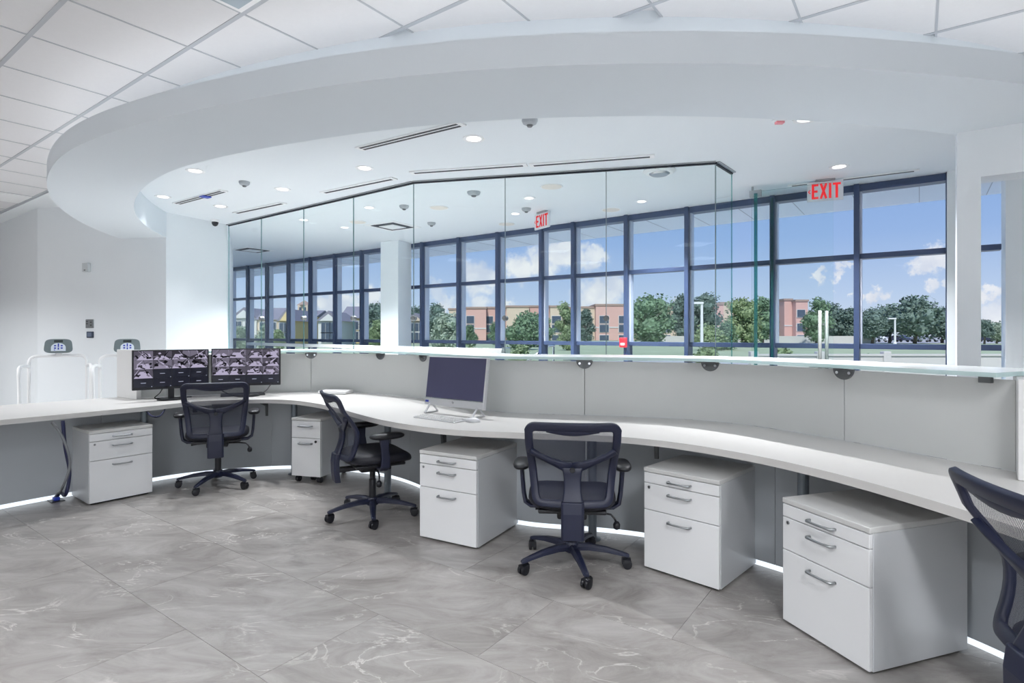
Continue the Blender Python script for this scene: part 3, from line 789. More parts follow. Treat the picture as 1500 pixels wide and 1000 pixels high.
def place_chair(o, x, y, fx, fy, phase, lift, lab):
    rz = math.atan2(fy, fx)-R(90); o.location = (x,y,0); o.rotation_euler = (0,0,rz); o['label'] = lab
    k = 0
    for ch in o.children:
        n = ch.name.split('.')[0]
        if n in LIFT: ch.location.z += lift
        if n == 'base_leg': ch.rotation_euler = (0,0,R(phase+72*k)-rz); k += 1
chairs = [(-2.62,5.02,-.40,.92,50,0.0,'navy mesh-back task chair in front of the two camera monitors'),
          (-1.04,4.2,.86,.51,69,-.012,'navy mesh-back task chair turned sideways left of the computer'),
          (.35,3.30,.09,1,62,-.06,'navy mesh-back task chair in the middle between two pedestals'),
          (1.605,1.42,.98,-.17,20,.012,'partly cut off navy mesh-back task chair at right edge')]
copies = [ch0]+[copy_tree(ch0) for _ in range(3)]
for o, c in zip(copies, chairs): place_chair(o, *c)

# ------------------------------------------------------------------ monitors with camera grids
GREYS = [emit('feed_grey', rgb(v, v*.96, min(255, v*1.1)), .85) for v in (28, 62, 94, 124, 156, 192)]
frn = random.Random(11)
def feed_mesh(x0, x1, z0, z1):
    m = MB(); m.mi = frn.choice((1,2,2,3)); m.box(x0, x1, -.0022, -.0012, z0, z1)
    w_, h_ = x1-x0, z1-z0; y = -.0023
    def poly(pts, mi):
        nonlocal y
        m.mi = mi; m._add([(x0+w_*min(1,max(0,p)), y, z0+h_*min(1,max(0,q))) for p, q in pts], [tuple(range(len(pts)))]); y -= .00006
    c = frn.uniform(.3,.7); hz = frn.uniform(.45,.75)
    poly([(c-.5,0),(c+.5,0),(c+.18,hz),(c-.18,hz)], frn.choice((4,5,5)))            # pale floor running away
    poly([(0,1),(0,.3),(c-.2,hz),(c-.25,1)], frn.choice((1,2,3))); poly([(1,1),(1,.25),(c+.22,hz),(c+.25,1)], frn.choice((2,3,3)))
    for k in range(7):
        px, pz, a, b, t = frn.uniform(.1,.9), frn.uniform(.1,.8), frn.uniform(.04,.16), frn.uniform(.03,.12), frn.uniform(-.8,.8)
        poly([(px+s1*a*math.cos(t)-s2*b*math.sin(t), pz+1.3*(s1*a*math.sin(t)+s2*b*math.cos(t))) for s1, s2 in ((-1,-1),(1,-1),(1,1),(-1,1))], frn.choice((0,0,1,1,3,5)))
    for k in range(3):
        px, t, L = frn.uniform(0,1), frn.uniform(-1,1), .02
        poly([(px,1),(px+L,1),(px+t*.5+L,frn.uniform(.2,.6)),(px+t*.5,frn.uniform(.2,.6))], frn.choice((0,5)))
    return m
CELLD = mat('empty_camera_cell', rgb(26, 28, 44), .3)
SCRN = mat('screen_black', rgb(12, 13, 22), .25)
TXT = emit('screen_text', rgb(190, 195, 215), .8)
def monitor(p0, p1, feeds, lab, zb, zt, stand=True):
    p0, p1 = Vector(p0), Vector(p1); c = (p0+p1)/2; W = (p1-p0).length; hh = zt-zb
    d = p1-p0; r = thing('monitor', lab, 'monitor', (c.x, c.y, ZD), math.atan2(d.y, d.x), 'camera monitors on the desk')
    z0 = zb-ZD
    MB().box(-W/2+.003, W/2-.003, 0, .03, z0, z0+hh).build('housing', BLACK, r, bevel=.003)
    sc = MB().box(-W/2+.012, W/2-.012, -.001, -.0002, z0+.022, z0+hh-.008).build('screen', SCRN, r)
    nx, ny = 4, 4; cw, chh = (W-.028)/nx, (hh-.032)/ny; k = 0
    for j in range(ny):
        for i in range(nx):
            x0 = -W/2+.014+i*cw; zz = z0+hh-.009-(j+1)*chh
            on = (j*4+i) in feeds
            q = feed_mesh(x0+.0007, x0+cw-.0007, zz+.0007, zz+chh-.0007).build('feed_cell', GREYS, sc) if on else MB().box(x0+.001, x0+cw-.001, -.0022, -.0012, zz+.001, zz+chh-.001).build('feed_cell', CELLD, sc)
            if not on: MB().box(x0+cw*.36, x0+cw*.62, -.0036, -.0024, zz+chh*.46, zz+chh*.52).build('caption', TXT, sc)
            MB().box(x0+cw*.90, x0+cw*.95, -.0042, -.0034, zz+chh*.04, zz+chh*.12).build('icon', TXT, sc)
    MB().box(-.025,.025,.032,.05,.01,z0+hh*.5).build('stand_neck', BLACK, r, bevel=.004)
    MB().lathe([(.0,.001),(.115,.001),(.115,.008),(.09,.014),(.02,.016)], 28, 'z', (0,.04,0)).build('stand_base', BLACK, r)
    return r
monitor((-3.40,5.035), (-2.925,5.44), {0,1,2,3,4,5,6,7,8}, 'left camera monitor with a partly empty video grid', .842, 1.204)
monitor((-2.915,5.45), (-2.30,5.60), set(range(12)), 'right camera monitor with three full rows of video', .845, 1.208)
# all-in-one computer
A0, A1 = at(620,604,ZD).xy, at(709,614.5,ZD).xy
c = (A0+A1)/2; d = A1-A0; rz = math.atan2(d.y,d.x); W = .60
SILV = mat('silver_plastic', rgb(206, 207, 210), .35, metal=.15)
OFFS = mat('dark_off_screen', rgb(80, 80, 108), .22)
ai = thing('all_in_one_computer', 'silver all-in-one computer with dark screen on the worktop', 'computer', (c.x, c.y+.03, ZD), rz)
tilt = R(-8)
bd = MB().box(-W/2, W/2, -.012, .02, .062, .442).build('housing', SILV, ai, bevel=.005, rot=(tilt,0,0))
MB().box(-W/2+.01, W/2-.01, -.0135, -.0121, .122, .434).build('screen', OFFS, bd)
MB().box(-W/2+.006, W/2-.006, -.0150, -.0121, .116, .1215).build('bezel_lip', CHROME, bd)
MB().box(-W/2+.01, -W/2+.045, -.0130, -.0121, .083, .098).build('sticker', BLUE, bd)
def text_mesh(s, size, m, name):
    cu = bpy.data.curves.new(name, 'FONT'); cu.body = s; cu.size = size; cu.align_x = 'CENTER'; cu.align_y = 'CENTER'; cu.extrude = .0004
    tmp = bpy.data.objects.new(name, cu); COL.objects.link(tmp); dg = bpy.context.evaluated_depsgraph_get()
    me = bpy.data.meshes.new_from_object(tmp.evaluated_get(dg)); bpy.data.objects.remove(tmp); bpy.data.curves.remove(cu)
    me.materials.clear(); me.materials.append(m); return me
use('logo', text_mesh('hp', .022, CHROME, 'logo'), bd, (0,-.0128,.097), (R(90),0,0))
for s in (-1, 1):
    m = MB(); x = s*(W/2-.06)
    m.tube([(x,-.055,.006),(x,.01,.085),(x,.085,.006)], .008, 6); m.tube([(x,-.055,.006),(x,.085,.006)], .006, 6)
    m.build('foot', SILV, ai)
KEYW = mat('key_grey', rgb(205, 205, 205), .5)
kb0, kb1 = at(594,610,ZD).xy, at(674,621.5,ZD).xy
c = (kb0+kb1)/2; d = kb1-kb0
kb = thing('keyboard', 'flat silver keyboard in front of the all-in-one computer', 'keyboard', (c.x+.05, c.y+.05, ZD), math.atan2(d.y,d.x))
MB().prof([(-.065,.001),(.065,.001),(.065,.016),(-.065,.008)], -.21, .21).build('case', SILV, kb, bevel=.002)
km = MB().box(-.0085,.0085,-.0085,.0085,0,.004).mesh('key', KEYW)
for j in range(5):
    for i in range(19):
        y = -.05+j*.0235; use('key', km, kb, (-.192+i*.0213, y, .0095+(y+.05)*.058))
ms = at(693,618,ZD)
def mouse_f(a, b):
    th = a*2*math.pi; ph = b*math.pi/2
    return Vector((.031*math.cos(th)*max(0,math.cos(ph))**.6, .054*math.sin(th)*max(0,math.cos(ph))**.6, .002+.03*math.sin(ph)))
m = MB(); m.grid(mouse_f, 24, 8)
mo = thing('computer_mouse', 'pale computer mouse right of the silver keyboard', 'mouse', (ms.x, ms.y, ZD), R(70))
m.build('shell', SILV, mo, smooth=True); MB().box(-.003,.003,.02,.034,.024,.031).build('wheel', GREYC, mo, bevel=.002)
# thin white device on the desk, black bar and cables by the monitors
q = at(497,574.5,ZD)
wd = thing('white_device', 'flat white box lying on the worktop behind the sideways chair', 'device', (q.x,q.y-.12,ZD), R(-8))
MB().box(-.15,.15,-.09,.09,.004,.035).build('case', LAM, wd, bevel=.006); MB().box(-.13,.13,-.075,.075,0,.0038).build('base', GREYC, wd)
q0, q1 = at(331,579.5,ZD), at(387,577,ZD)
d = q1-q0; c = (q0+q1)/2
bar = thing('slim_keyboard', 'slim black keyboard lying below the right monitor', 'keyboard', (c.x,c.y-.05,ZD), math.atan2(d.y,d.x))
MB().prof([(-.06,.0),(.06,.0),(.06,.022),(-.06,.012)], -.2, .2).build('case', BLACK, bar, bevel=.003)
MB().prof([(-.05,.0145),(.05,.0227),(.05,.0245),(-.05,.0165)], -.19, .19).build('key_field', DARK, bar)
def cable(pts, r, m, name, lab, cat='cable', n=6):
    p = [Vector(q) for q in pts]; o = []
    P = [2*p[0]-p[1]]+p+[2*p[-1]-p[-2]]
    for i in range(1, len(P)-2):
        a, b, c, d = P[i-1:i+3]
        for k in range(8):
            t = k/8; o.append(.5*((2*b)+(c-a)*t+(2*a-5*b+4*c-d)*t*t+(3*b-a-3*c+d)*t**3))
    o.append(p[-1])
    ob = MB().tube(o, r, n).build(name, m, smooth=True); tag(ob, lab, cat); return ob
z = ZD+.006
mc = Vector((-3.16,5.28,0))
cable([(-3.22,5.22,.88),(-3.30,5.28,.80),(-3.36,5.30,z+.003),(-3.28,5.40,z),(-3.1,5.45,z)], .005, CABLE, 'monitor_cable', 'thin black cable drooping under the left monitor')
cable([(-2.86,5.42,.88),(-2.75,5.40,.79),(-2.55,5.36,z+.02),(-2.40,5.44,.79),(-2.36,5.52,.86)], .005, CABLE, 'monitor_cable', 'black cable looping under the right monitor')
ab = thing('power_adapter', 'small black cable adapter lying under the monitors', 'adapter', tuple(at(316,577.5,ZD)), R(15))
MB().box(-.05,.05,-.022,.022,0,.025).build('case', BLACK, ab, bevel=.005)
MB().box(.05,.07,-.008,.008,.006,.018).build('strain_relief', BLACK, ab, bevel=.002)
# cables under the left desk
q = at(82,733,0)
u = at(92,617,.69)
cable([(u.x,u.y,.695),(u.x+.01,u.y+.01,.5),(u.x+.035,u.y+.02,.3),(u.x+.03,u.y-.01,.14),(q.x+.02,q.y+.02,.06),(q.x,q.y,.012)], .012, BLUEC, 'cable_bundle', 'dark blue wrapped cable bundle dropping from desk to floor')
u2 = at(76,618,.69)
cable([(u2.x,u2.y,.69),(u2.x+.06,u2.y+.02,.58),(u2.x+.12,u2.y+.02,.38),(u2.x+.08,u2.y,.2),(q.x+.01,q.y+.01,.06),(q.x-.012,q.y-.01,.012)], .009, GREYC, 'grey_cable', 'grey cable hanging beside the dark blue cable bundle')
fb = thing('floor_outlet', 'small blue and black floor outlet at the cable ends', 'outlet', (q.x,q.y,0), ANGA)
MB().box(-.06,.06,-.045,.045,0,.006).build('plate', BLACK, fb, bevel=.002); MB().box(-.02,.03,-.02,.02,.0062,.03).build('plug', BLUE, fb, bevel=.004)
cable([at(213,600,.70), at(222,609,.67), at(234,609,.66), at(243,597,.70)], .007, BLUEC, 'looped_cable', 'blue cable looped under the desk edge by the left monitor')
q = at(283,602,.66)
pb = thing('power_strip', 'dark power box mounted under the desk left of the chair', 'power strip', (q.x,q.y+.12,.62), R(30))
MB().box(-.09,.09,-.04,.04,0,.078).build('case', ZINC, pb, bevel=.006)
for s in (-.045,.045): MB().box(s-.02,s+.02,-.05,-.0401,.02,.06).build('plug', BLACK, pb, bevel=.004)

# ------------------------------------------------------------------ weighing scales behind the desk
SCG = mat('scale_head_grey', rgb(112, 124, 128), .4); SCW = mat('scale_white', rgb(246, 247, 248), .35)
KEYP = mat('keypad_white', rgb(224, 232, 242), .4); LCD = mat('lcd', rgb(44, 52, 54), .3)
def scale_(x, y, rz, lab):
    r = thing('floor_scale', lab, 'scale', (x,y,0), rz, 'medical scales behind the desk')
    MB().box(-.28,.28,-.28,.28,.02,.075).build('platform', SCW, r, bevel=.012)
    for sx in (-.22,.22):
        for sy in (-.22,.22): MB().lathe([(.02,0),(.022,.0195)], 12, 'z', (sx,sy,0)).build('foot', BLACK, r)
    m = MB(); pts = [(-.26,.2,.076)]
    for a in range(0, 91, 15): pts.append((-.26+.07-.07*math.cos(R(a)), .2, 1.03+.07*math.sin(R(a))))
    for a in range(90, -1, -15): pts.append((.26-.07+.07*math.cos(R(a)), .2, 1.03+.07*math.sin(R(a))))
    pts.append((.26,.2,.076)); m.tube(pts, .0165, 10); m.build('handrail_hoop', SCW, r, smooth=True)
    for s in (-1, 1):
        m = MB(); m.tube([(s*.26,.2,.98),(s*.29,.05,1.0),(s*.30,-.18,1.0),(s*.305,-.25,.98),(s*.305,-.27,.92),(s*.30,-.22,.5),(s*.29,-.2,.076)], .0165, 10); m.build('side_handrail', SCW, r, smooth=True)
    MB().box(-.03,.03,.18,.22,1.09,1.14).build('neck', SCW, r, bevel=.006)
    hd_ = MB()
    pl = []
    for k in range(40):
        t = 2*math.pi*k/40; sg = lambda v: (1 if v >= 0 else -1)
        X, Z = sg(math.cos(t))*abs(math.cos(t))**.45*.128, sg(math.sin(t))*abs(math.sin(t))**.45*.082
        pl.append((X*(1+.06*(-Z/.082)), Z))
    hd_._add([(x,0,zz) for x, zz in pl]+[(x*.9,.06,zz*.9) for x, zz in pl], [tuple(range(40)), tuple(reversed(range(40,80)))]+[(k,40+k,40+(k+1)%40,(k+1)%40) for k in range(40)])
    h = hd_.build('display_head', SCG, r, bevel=.006, loc=(0,.16,1.215), rot=(R(-14),0,0))
    MB().box(-.04,.04,-.004,-.0006,.04,.068).build('readout', LCD, h, bevel=.002)
    m = MB(); pp = [(.066*math.cos(R(a)), -.02+.052*math.sin(R(a))) for a in range(0,181,12)]+[(-.066,-.062),(.066,-.062)]
    k = len(pp); m._add([(x,-.004,zz) for x, zz in pp]+[(x,-.0006,zz) for x, zz in pp], [tuple(range(k)), tuple(reversed(range(k,2*k)))]+[(i,k+i,k+(i+1)%k,(i+1)%k) for i in range(k)])
    kp = m.build('keypad', KEYP, h)
    for bx, bz, w_, h_ in ((-.03,.0,.009,.008),(.0,.006,.006,.02),(.03,.0,.009,.008),(-.03,-.028,.009,.008),(0,-.034,.006,.012),(.03,-.028,.009,.008),(-.034,-.05,.006,.004)):
        MB().box(bx-w_,bx+w_,-.006,-.0042,bz-h_,bz+h_).build('button', BLUE, kp)
    return r
scale_(-5.10, 6.32, R(36), 'medical scale with grey display head, left of the pair')
scale_(-4.40, 6.44, R(34), 'medical scale with grey display head, nearer the monitors')
# wall devices behind the scales
def wall_dev(px, py, w_, h_, t_, m, name, lab, cat):
    k = (px-750)/F; a, b = Vector((-6.53,7.75)), Vector((-4.55,7.41)); q = on_seg(a, b, px); d = (b-a).normalized()
    zc = E-(py-H0)*q.y/F
    r = thing(name, lab, cat, (q.x,q.y,zc), math.atan2(d.y,d.x))
    MB().box(-w_/2,w_/2,-t_,0,-h_/2,h_/2).build('case', m, r, bevel=.006); return r
r = wall_dev(129, 392, .09, .12, .05, mat('sensor_grey', rgb(206, 211, 214), .5), 'wall_sensor', 'small white sensor box high on the wall above the scales', 'sensor')
MB().box(-.012,.012,-.054,-.0505,-.045,-.03).build('lens', GREYC, r)
r = wall_dev(132, 474, .125, .12, .012, STEEL, 'steel_wall_plate', 'square steel control plate on the wall between the scales', 'wall plate')
for x, zz in ((-.035,.03),(-.035,-.0),(.025,.02),(.025,-.02)): MB().box(x-.012,x+.012,-.015,-.0122,zz-.009,zz+.009).build('button', ZINC, r)
r = wall_dev(133, 490, .10, .085, .02, mat('wall_screen_bezel', rgb(62,72,92), .4), 'wall_keypad', 'small dark square keypad directly below the steel wall plate', 'keypad')
MB().box(-.034,.034,-.023,-.0202,-.028,.028).build('screen', mat('keypad_screen', rgb(112,124,146), .3), r, bevel=.002)

# lobby handrail behind the glass
ra, rb = Vector((-.10,7.15,1.13)), Vector((-5.3,11.35,1.15))
hr = thing('lobby_handrail', 'pale horizontal lobby handrail seen behind the glass ledge', 'handrail', (0,0,0))
dv = (rb-ra).normalized()
MB().sweep([(ra,(-dv.y,dv.x,0),(0,0,1)),(rb,(-dv.y,dv.x,0),(0,0,1))], [(-.05,-.025),(.05,-.025),(.05,.03),(-.05,.03)]).build('rail', LAM, hr, bevel=.006)
MB().sweep([(ra-dv*.06,(-dv.y,dv.x,0),(0,0,1)),(ra-dv*.002,(-dv.y,dv.x,0),(0,0,1))], [(-.055,-.03),(.055,-.03),(.055,.05),(-.055,.05)]).build('rail_end', CHROME, hr, bevel=.008)
for k in range(4):
    p = ra.lerp(rb, .06+.3*k); MB().lathe([(.04,0),(.04,.01),(.02,.012),(.02,p.z-.025)], 12, 'z', (p.x,p.y,0)).build('post', CHROME, hr)

def rpt(px, py, d): return Vector(((px-750)*d/F, d, E-(py-H0)*d/F))
rl = thing('ramp_railing', 'short sloping steel ramp railing behind the glass ledge', 'railing', (rpt(805,506,8.6).x, 8.6, 0))
o_ = Vector((rpt(805,506,8.6).x, 8.6, 0))
MB().tube([rpt(770,531,8.3)-o_, rpt(803,506,8.6)-o_, rpt(812,506,8.66)-o_], .022, 10).build('rail', CHROME, rl, smooth=True)
q = rpt(811,506,8.66)-o_; MB().lathe([(.04,0),(.04,.01),(.02,.012),(.02,q.z)], 12, 'z', (q.x,q.y,0)).build('post', CHROME, rl)

# ------------------------------------------------------------------ ceiling fittings
def downlight(px, py, size=.105, lab='', power=9, lit=True, grp='round recessed ceiling downlights'):
    p = at(px, py, ZC)
    r = thing('downlight', lab, 'downlight', (p.x,p.y,ZC), 0, grp)
    MB().lathe([(size*.5,-.002),(size*.74,-.006),(size*.76,0),(size*.5,0)], 24).build('trim_ring', GRILLE, r)
    MB().lathe([(size*.5,-.0035),(size*.5,-.0005)], 24).build('lens', LENS if lit else BEIGE, r)
    if lit:
        l = bpy.data.lights.new('downlight_lamp', 'SPOT'); l.energy = power*LAMP; l.spot_size = R(104); l.spot_blend = 1.0; l.shadow_soft_size = size*.45; l.color = (.97,.985,1)
        o = bpy.data.objects.new('downlight_lamp', l); COL.objects.link(o); o.parent = r; o.location = (0,0,-.02)
    return r
DL = [(694,203,'largest downlight, near soffit edge right of the double slot diffuser'),(534,246,'downlight just above the short slot diffuser by the glass'),
      (286,250,'downlight near soffit edge above the blue-marked diffuser'),(239,288,'leftmost downlight, beside the inner soffit curve'),
      (414,277,'downlight right of the ceiling detector near the blue-marked diffuser'),(323,302,'downlight just above the ceiling camera by the left column'),
      (1229,244,'downlight above the right exit sign'),(1181,174,'downlight half hidden at soffit edge near the red strobe')]
for x, y, l in DL: downlight(x, y, .115 if y > 240 else .12, l, {239: 10, 323: 70, 286: 120, 694: 120, 534: 110, 414: 130, 1229: 460, 1181: 420}.get(x, 190))
DL2 = [(775,290,'downlight behind the glass left of the hanging exit sign'),(940,295,'downlight behind the glass above the right window bays'),
       (541,304,'downlight behind the glass above the square diffuser'),(505,333,'downlight low behind the third glass pane'),
       (445,322,'downlight behind the glass near second pane joint'),(755,313,'downlight behind the glass just left of the exit sign arm')]
for x, y, l in DL2: downlight(x, y, .10, l, 600)
for x, y, l in [(808,273,'cream ceiling speaker behind the glass above the exit sign'),(643,304,'cream ceiling speaker behind the glass near its corner'),
                (524,325,'cream ceiling speaker behind the third glass pane'),(742,328,'cream ceiling speaker behind the glass joint left of exit sign'),
                (895,307,'cream ceiling speaker behind the right glass joint')]:
    p = at(x, y, ZC); r = thing('ceiling_speaker', l, 'speaker', (p.x,p.y,ZC), 0, 'round cream ceiling speakers')
    MB().lathe([(.11,-.004),(.12,-.008),(.125,0),(.11,0)], 24).build('rim', GRILLE, r); MB().lathe([(.11,-.006),(.11,-.001)], 24).build('grille', BEIGE, r)
def slot(p0, p1, n, lab, wd=.09, side=0):
    a, b = at(*p0, ZC), at(*p1, ZC); d = b-a; L = d.length; c = (a+b)/2
    r = thing('slot_diffuser', lab, 'diffuser', (c.x,c.y,ZC), math.atan2(d.y,d.x), 'linear slot diffusers in the lobby ceiling')
    MB().box(-L/2-.04, L/2+.04, -wd/2, wd/2, -.012, -.0005).build('frame', GRILLE, r, bevel=.002)
    for k in range(n):
        y = (k-(n-1)/2)*.044; MB().box(-L/2, L/2, y-(.013 if n > 1 else .018), y+(.013 if n > 1 else .018), -.0135, -.0121).build('slot', BLACK, r)
    return r
slot((530,216),(672,181),2,'double slot diffuser nearest the soffit edge')
slot((607,252),(766,241),1,'single slot diffuser along the glass, left of two in line')
slot((782,241),(952,228),1,'single slot diffuser along the glass, right of two in line')
slot((476,281),(574,261),1,'single slot diffuser along the slanted glass, nearer its corner')
slot((347,311),(413,297),1,'single slot diffuser along the slanted glass, near the left column')
d6 = slot((260,297),(326,279),2,'double slot diffuser with a blue tag near left soffit curve')
MB().box(.10,.19,-.05,.05,-.026,-.0136).build('blue_tag', BLUE, d6, bevel=.004)
slot((1160,271),(1339,249),1,'single slot diffuser behind the right exit sign', .06)
def detector(px, py, s, lab):
    p = at(px, py, ZC); r = thing('smoke_detector', lab, 'detector', (p.x,p.y,ZC), 0, 'round ceiling detectors')
    MB().lathe([(s,0),(s,-.012),(s*.85,-.03),(s*.5,-.042)], 22).build('body', mat('detector_grey', rgb(168, 174, 180), .5), r); MB().lathe([(s*.42,-.0425),(s*.3,-.055),(s*.1,-.058)], 16).build('chamber', ZINC, r)
for x, y, s, l in [(776,175,.06,'grey ceiling detector at the soffit edge, top middle'),(358,266,.055,'grey ceiling detector above the blue-marked diffuser'),
                   (694,281,.075,'ceiling detector behind the large glass pane'),(592,301,.06,'ceiling detector behind the glass left of its corner'),
                   (771,305,.06,'ceiling detector behind glass left of hanging exit sign'),(632,326,.06,'ceiling detector low behind the glass right of its corner')]: detector(x, y, s, l)
def dome_cam(px, py, lab, s=.07):
    p = at(px, py, ZC); r = thing('dome_camera', lab, 'camera', (p.x,p.y,ZC), 0, 'ceiling security cameras')
    MB().lathe([(s*1.1,0),(s*1.1,-.02),(s,-.03)], 22).build('mount', GRILLE, r); MB().lathe([(s*.8,-.0305),(s*.75,-.055),(s*.5,-.08),(s*.15,-.09)], 20).build('dome', BLACK, r, smooth=True)
dome_cam(315, 322, 'black dome camera on ceiling by the left column', .055)
p = at(966, 249, ZC); r = thing('wide_smoke_detector', 'wide flat silver ceiling sensor behind the right glass pane', 'sensor', (p.x,p.y,ZC))
MB().lathe([(.15,0),(.16,-.012),(.13,-.035)], 26).build('body', GRILLE, r); MB().lathe([(.10,-.036),(.08,-.05)], 22).build('core', STEEL, r)
p = at(575, 331, ZC); r = thing('square_diffuser', 'square ceiling air diffuser behind the third glass pane', 'diffuser', (p.x,p.y,ZC), ANGA+R(4))
for k, s in enumerate((.30,.22,.14)):
    MB().box(-s,s,-s,s,-.006-.006*k,-.0055*k-.0005*k).build('cone', [GRILLE, DARK, GRILLE][k], r)
p = at(370, 366, ZC); r = thing('square_diffuser', 'square ceiling air diffuser behind the leftmost glass pane', 'diffuser', (p.x,p.y,ZC), ANGA)
for k, s in enumerate((.30,.22,.14)): MB().box(-s,s,-s,s,-.006-.006*k,-.0055*k-.0005*k).build('cone', [GRILLE, DARK, GRILLE][k], r)
p = at(1142, 171, ZC); r = thing('fire_strobe', 'red and white fire strobe on ceiling at the soffit edge', 'strobe', (p.x,p.y,ZC))
MB().lathe([(.05,0),(.05,-.03),(.04,-.035)], 18).build('base', CEILW, r); MB().box(-.03,.03,-.02,.02,-.052,-.0352).build('flash', mat('strobe_pink', rgb(240,150,160), .3), r, bevel=.004)
# exit signs
SIGNW = mat('sign_face', rgb(222, 226, 232), .35)
def exit_sign(p, rz, lab, chev):
    r = thing('exit_sign', lab, 'exit sign', (p.x,p.y,ZC), rz, 'red lettered exit signs')
    MB().box(-.09,.09,-.03,.03,-.02,0).build('canopy', STEEL, r, bevel=.004)
    pl = MB().box(-.165,.165,-.012,.012,-.225,-.0205).build('panel', SIGNW, r, bevel=.004)
    def bars(ls, name):
        m = MB()
        for (x0,z0,x1,z1,wd) in ls:
            d = Vector((x1-x0,z1-z0)).normalized(); n = Vector((-d.y,d.x))*wd/2
            q = [(x0+n.x,z0+n.y),(x0-n.x,z0-n.y),(x1-n.x,z1-n.y),(x1+n.x,z1+n.y)]
            m._add([(x,-.0145,zz) for x, zz in q]+[(x,-.0123,zz) for x, zz in q], [(0,1,2,3),(7,6,5,4),(0,4,5,1),(1,5,6,2),(2,6,7,3),(3,7,4,0)])
        return m.build(name, REDL, pl)
    z0, z1, s = -.20, -.045, .022; zm = (z0+z1)/2; x = -.112; w_ = .05
    bars([(x,z0,x,z1,s),(x,z1-s/2,x+w_,z1-s/2,s),(x,zm,x+w_*.85,zm,s),(x,z0+s/2,x+w_,z0+s/2,s)], 'letter_e')
    x = -.040; bars([(x,z0,x+w_,z1,s*.95),(x,z1,x+w_,z0,s*.95)], 'letter_x')
    x = .045; bars([(x,z0,x,z1,s)], 'letter_i')
    x = .105; bars([(x,z0,x,z1,s),(x-.036,z1-s/2,x+.036,z1-s/2,s)], 'letter_t')
    if chev: bars([(-.136,zm+.02,-.154,zm,.008),(-.154,zm,-.136,zm-.02,.008)], 'chevron')
    return r
exit_sign(Vector((3.24,5.83)), R(-22), 'red EXIT sign with left chevron hanging at right', True)
exit_sign(Vector((.395,7.35)), R(-58), 'red EXIT sign behind the glass in the lobby', True)
# air diffuser in the tile ceiling (top of frame) and a panel at far left
p = AX*(ga+.5*Tc)+BX*(gb-.5*Tc)
def tile_unit(i, j, lab, name, cat, m_in):
    p = AX*(ga+(i+.5)*Tc)+BX*(gb+(j+.5)*Tc)
    r = thing(name, lab, cat, (p.x,p.y,ZT-.005), ANGA)
    h = Tc/2-.014
    MB().box(-h,h,-h,h,-.008,0).build('frame', GRILLE, r, bevel=.003)
    MB().box(-h+.03,h-.03,-h+.03,h-.03,-.012,-.0082).build('face', m_in, r, bevel=.002)
    return r
def cell_of(px, py):
    q = at(px, py, ZT); return math.floor((q.dot(AX)-ga)/Tc), math.floor((q.dot(BX)-gb)/Tc)
tile_unit(*cell_of(345, 3), 'grey framed air grille in the tile ceiling at top edge', 'ceiling_grille', 'grille', mat('grille_bluegrey', rgb(176,190,200), .5))
tile_unit(*cell_of(16, 290), 'white framed access panel in the tile ceiling at far left', 'ceiling_panel', 'panel', GRILLE)
# unseen ceiling lights added behind and beside the viewer to brighten the office
for k, (x, y) in enumerate([(-4.6,-.6),(-2.0,-.2),(-2.0,-2.4),(.6,-.6),(.6,-2.8),(3.0,-.6),(3.4,-2.8),(-7.6,1.6),(-6.4,4.0),(-8.0,5.3),(-9.6,6.5)]):
    i, j = math.floor((Vector((x,y,0)).dot(AX)-ga)/Tc), math.floor((Vector((x,y,0)).dot(BX)-gb)/Tc)
    p = AX*(ga+(i+.5)*Tc)+BX*(gb+(j+.5)*Tc)
    r = thing('added_fill_light', 'added square fill light in the office ceiling outside the view', 'ceiling light', (p.x,p.y,ZT-.006), ANGA, 'added fill lights of the office')
    h = Tc/2-.014
    MB().box(-h,h,-h,h,-.01,0).build('frame', GRILLE, r); MB().box(-h+.025,h-.025,-h+.025,h-.025,-.014,-.0102).build('diffuser', FILL, r)
    l = bpy.data.lights.new('fill_lamp', 'AREA'); l.shape = 'SQUARE'; l.size = .54; l.energy = 58*LAMP; l.spread = R(140); l.color = (.96,.98,1)
    o = bpy.data.objects.new('fill_lamp', l); COL.objects.link(o); o.parent = r; o.location = (0,0,-.02)

# ------------------------------------------------------------------ outdoors
GRASS = mat('lawn', rgb(160, 172, 142), .9, noise=.25, nscale=.6)
ROADM = mat('asphalt', rgb(176, 176, 180), .9, noise=.06, nscale=.4)
CONC = mat('concrete', rgb(196, 194, 192), .85, noise=.06, nscale=1.5)
PINK = mat('salmon_stucco', rgb(206, 166, 156), .85, noise=.04, nscale=.4); CREAM = mat('cream_stucco', rgb(206, 188, 168), .85, noise=.04, nscale=.4)
PALE = mat('pale_stucco', rgb(206, 206, 204), .85, noise=.04, nscale=.4); OCHRE = mat('ochre_stucco', rgb(212, 190, 140), .85, noise=.04, nscale=.4)
ROOFM = mat('slate_roof', rgb(128, 126, 138), .8, noise=.1, nscale=1); TRIMB = mat('roof_edge', rgb(160, 138, 128), .8)
WGL = mat('far_window_glass', rgb(72, 84, 100), .2); WFR = mat('far_window_frame', rgb(206, 204, 202), .6)
BARK = mat('bark', rgb(98, 90, 82), .9, noise=.2, nscale=4)
LEAF = [mat('leaf_green', rgb(112, 138, 108), .75, noise=.35, nscale=1.2), mat('leaf_olive', rgb(134, 152, 112), .75, noise=.35, nscale=1.2), mat('leaf_dark', rgb(102, 122, 112), .75, noise=.35, nscale=1.2), mat('leaf_pale', rgb(156, 170, 152), .75, noise=.3, nscale=1.2)]
GZ = -.35
far = []
lawn = MB().prism([wpt(-30,.3).xy, wpt(40,.3).xy, (-60,62), (120,62), ], GZ-.1, GZ)
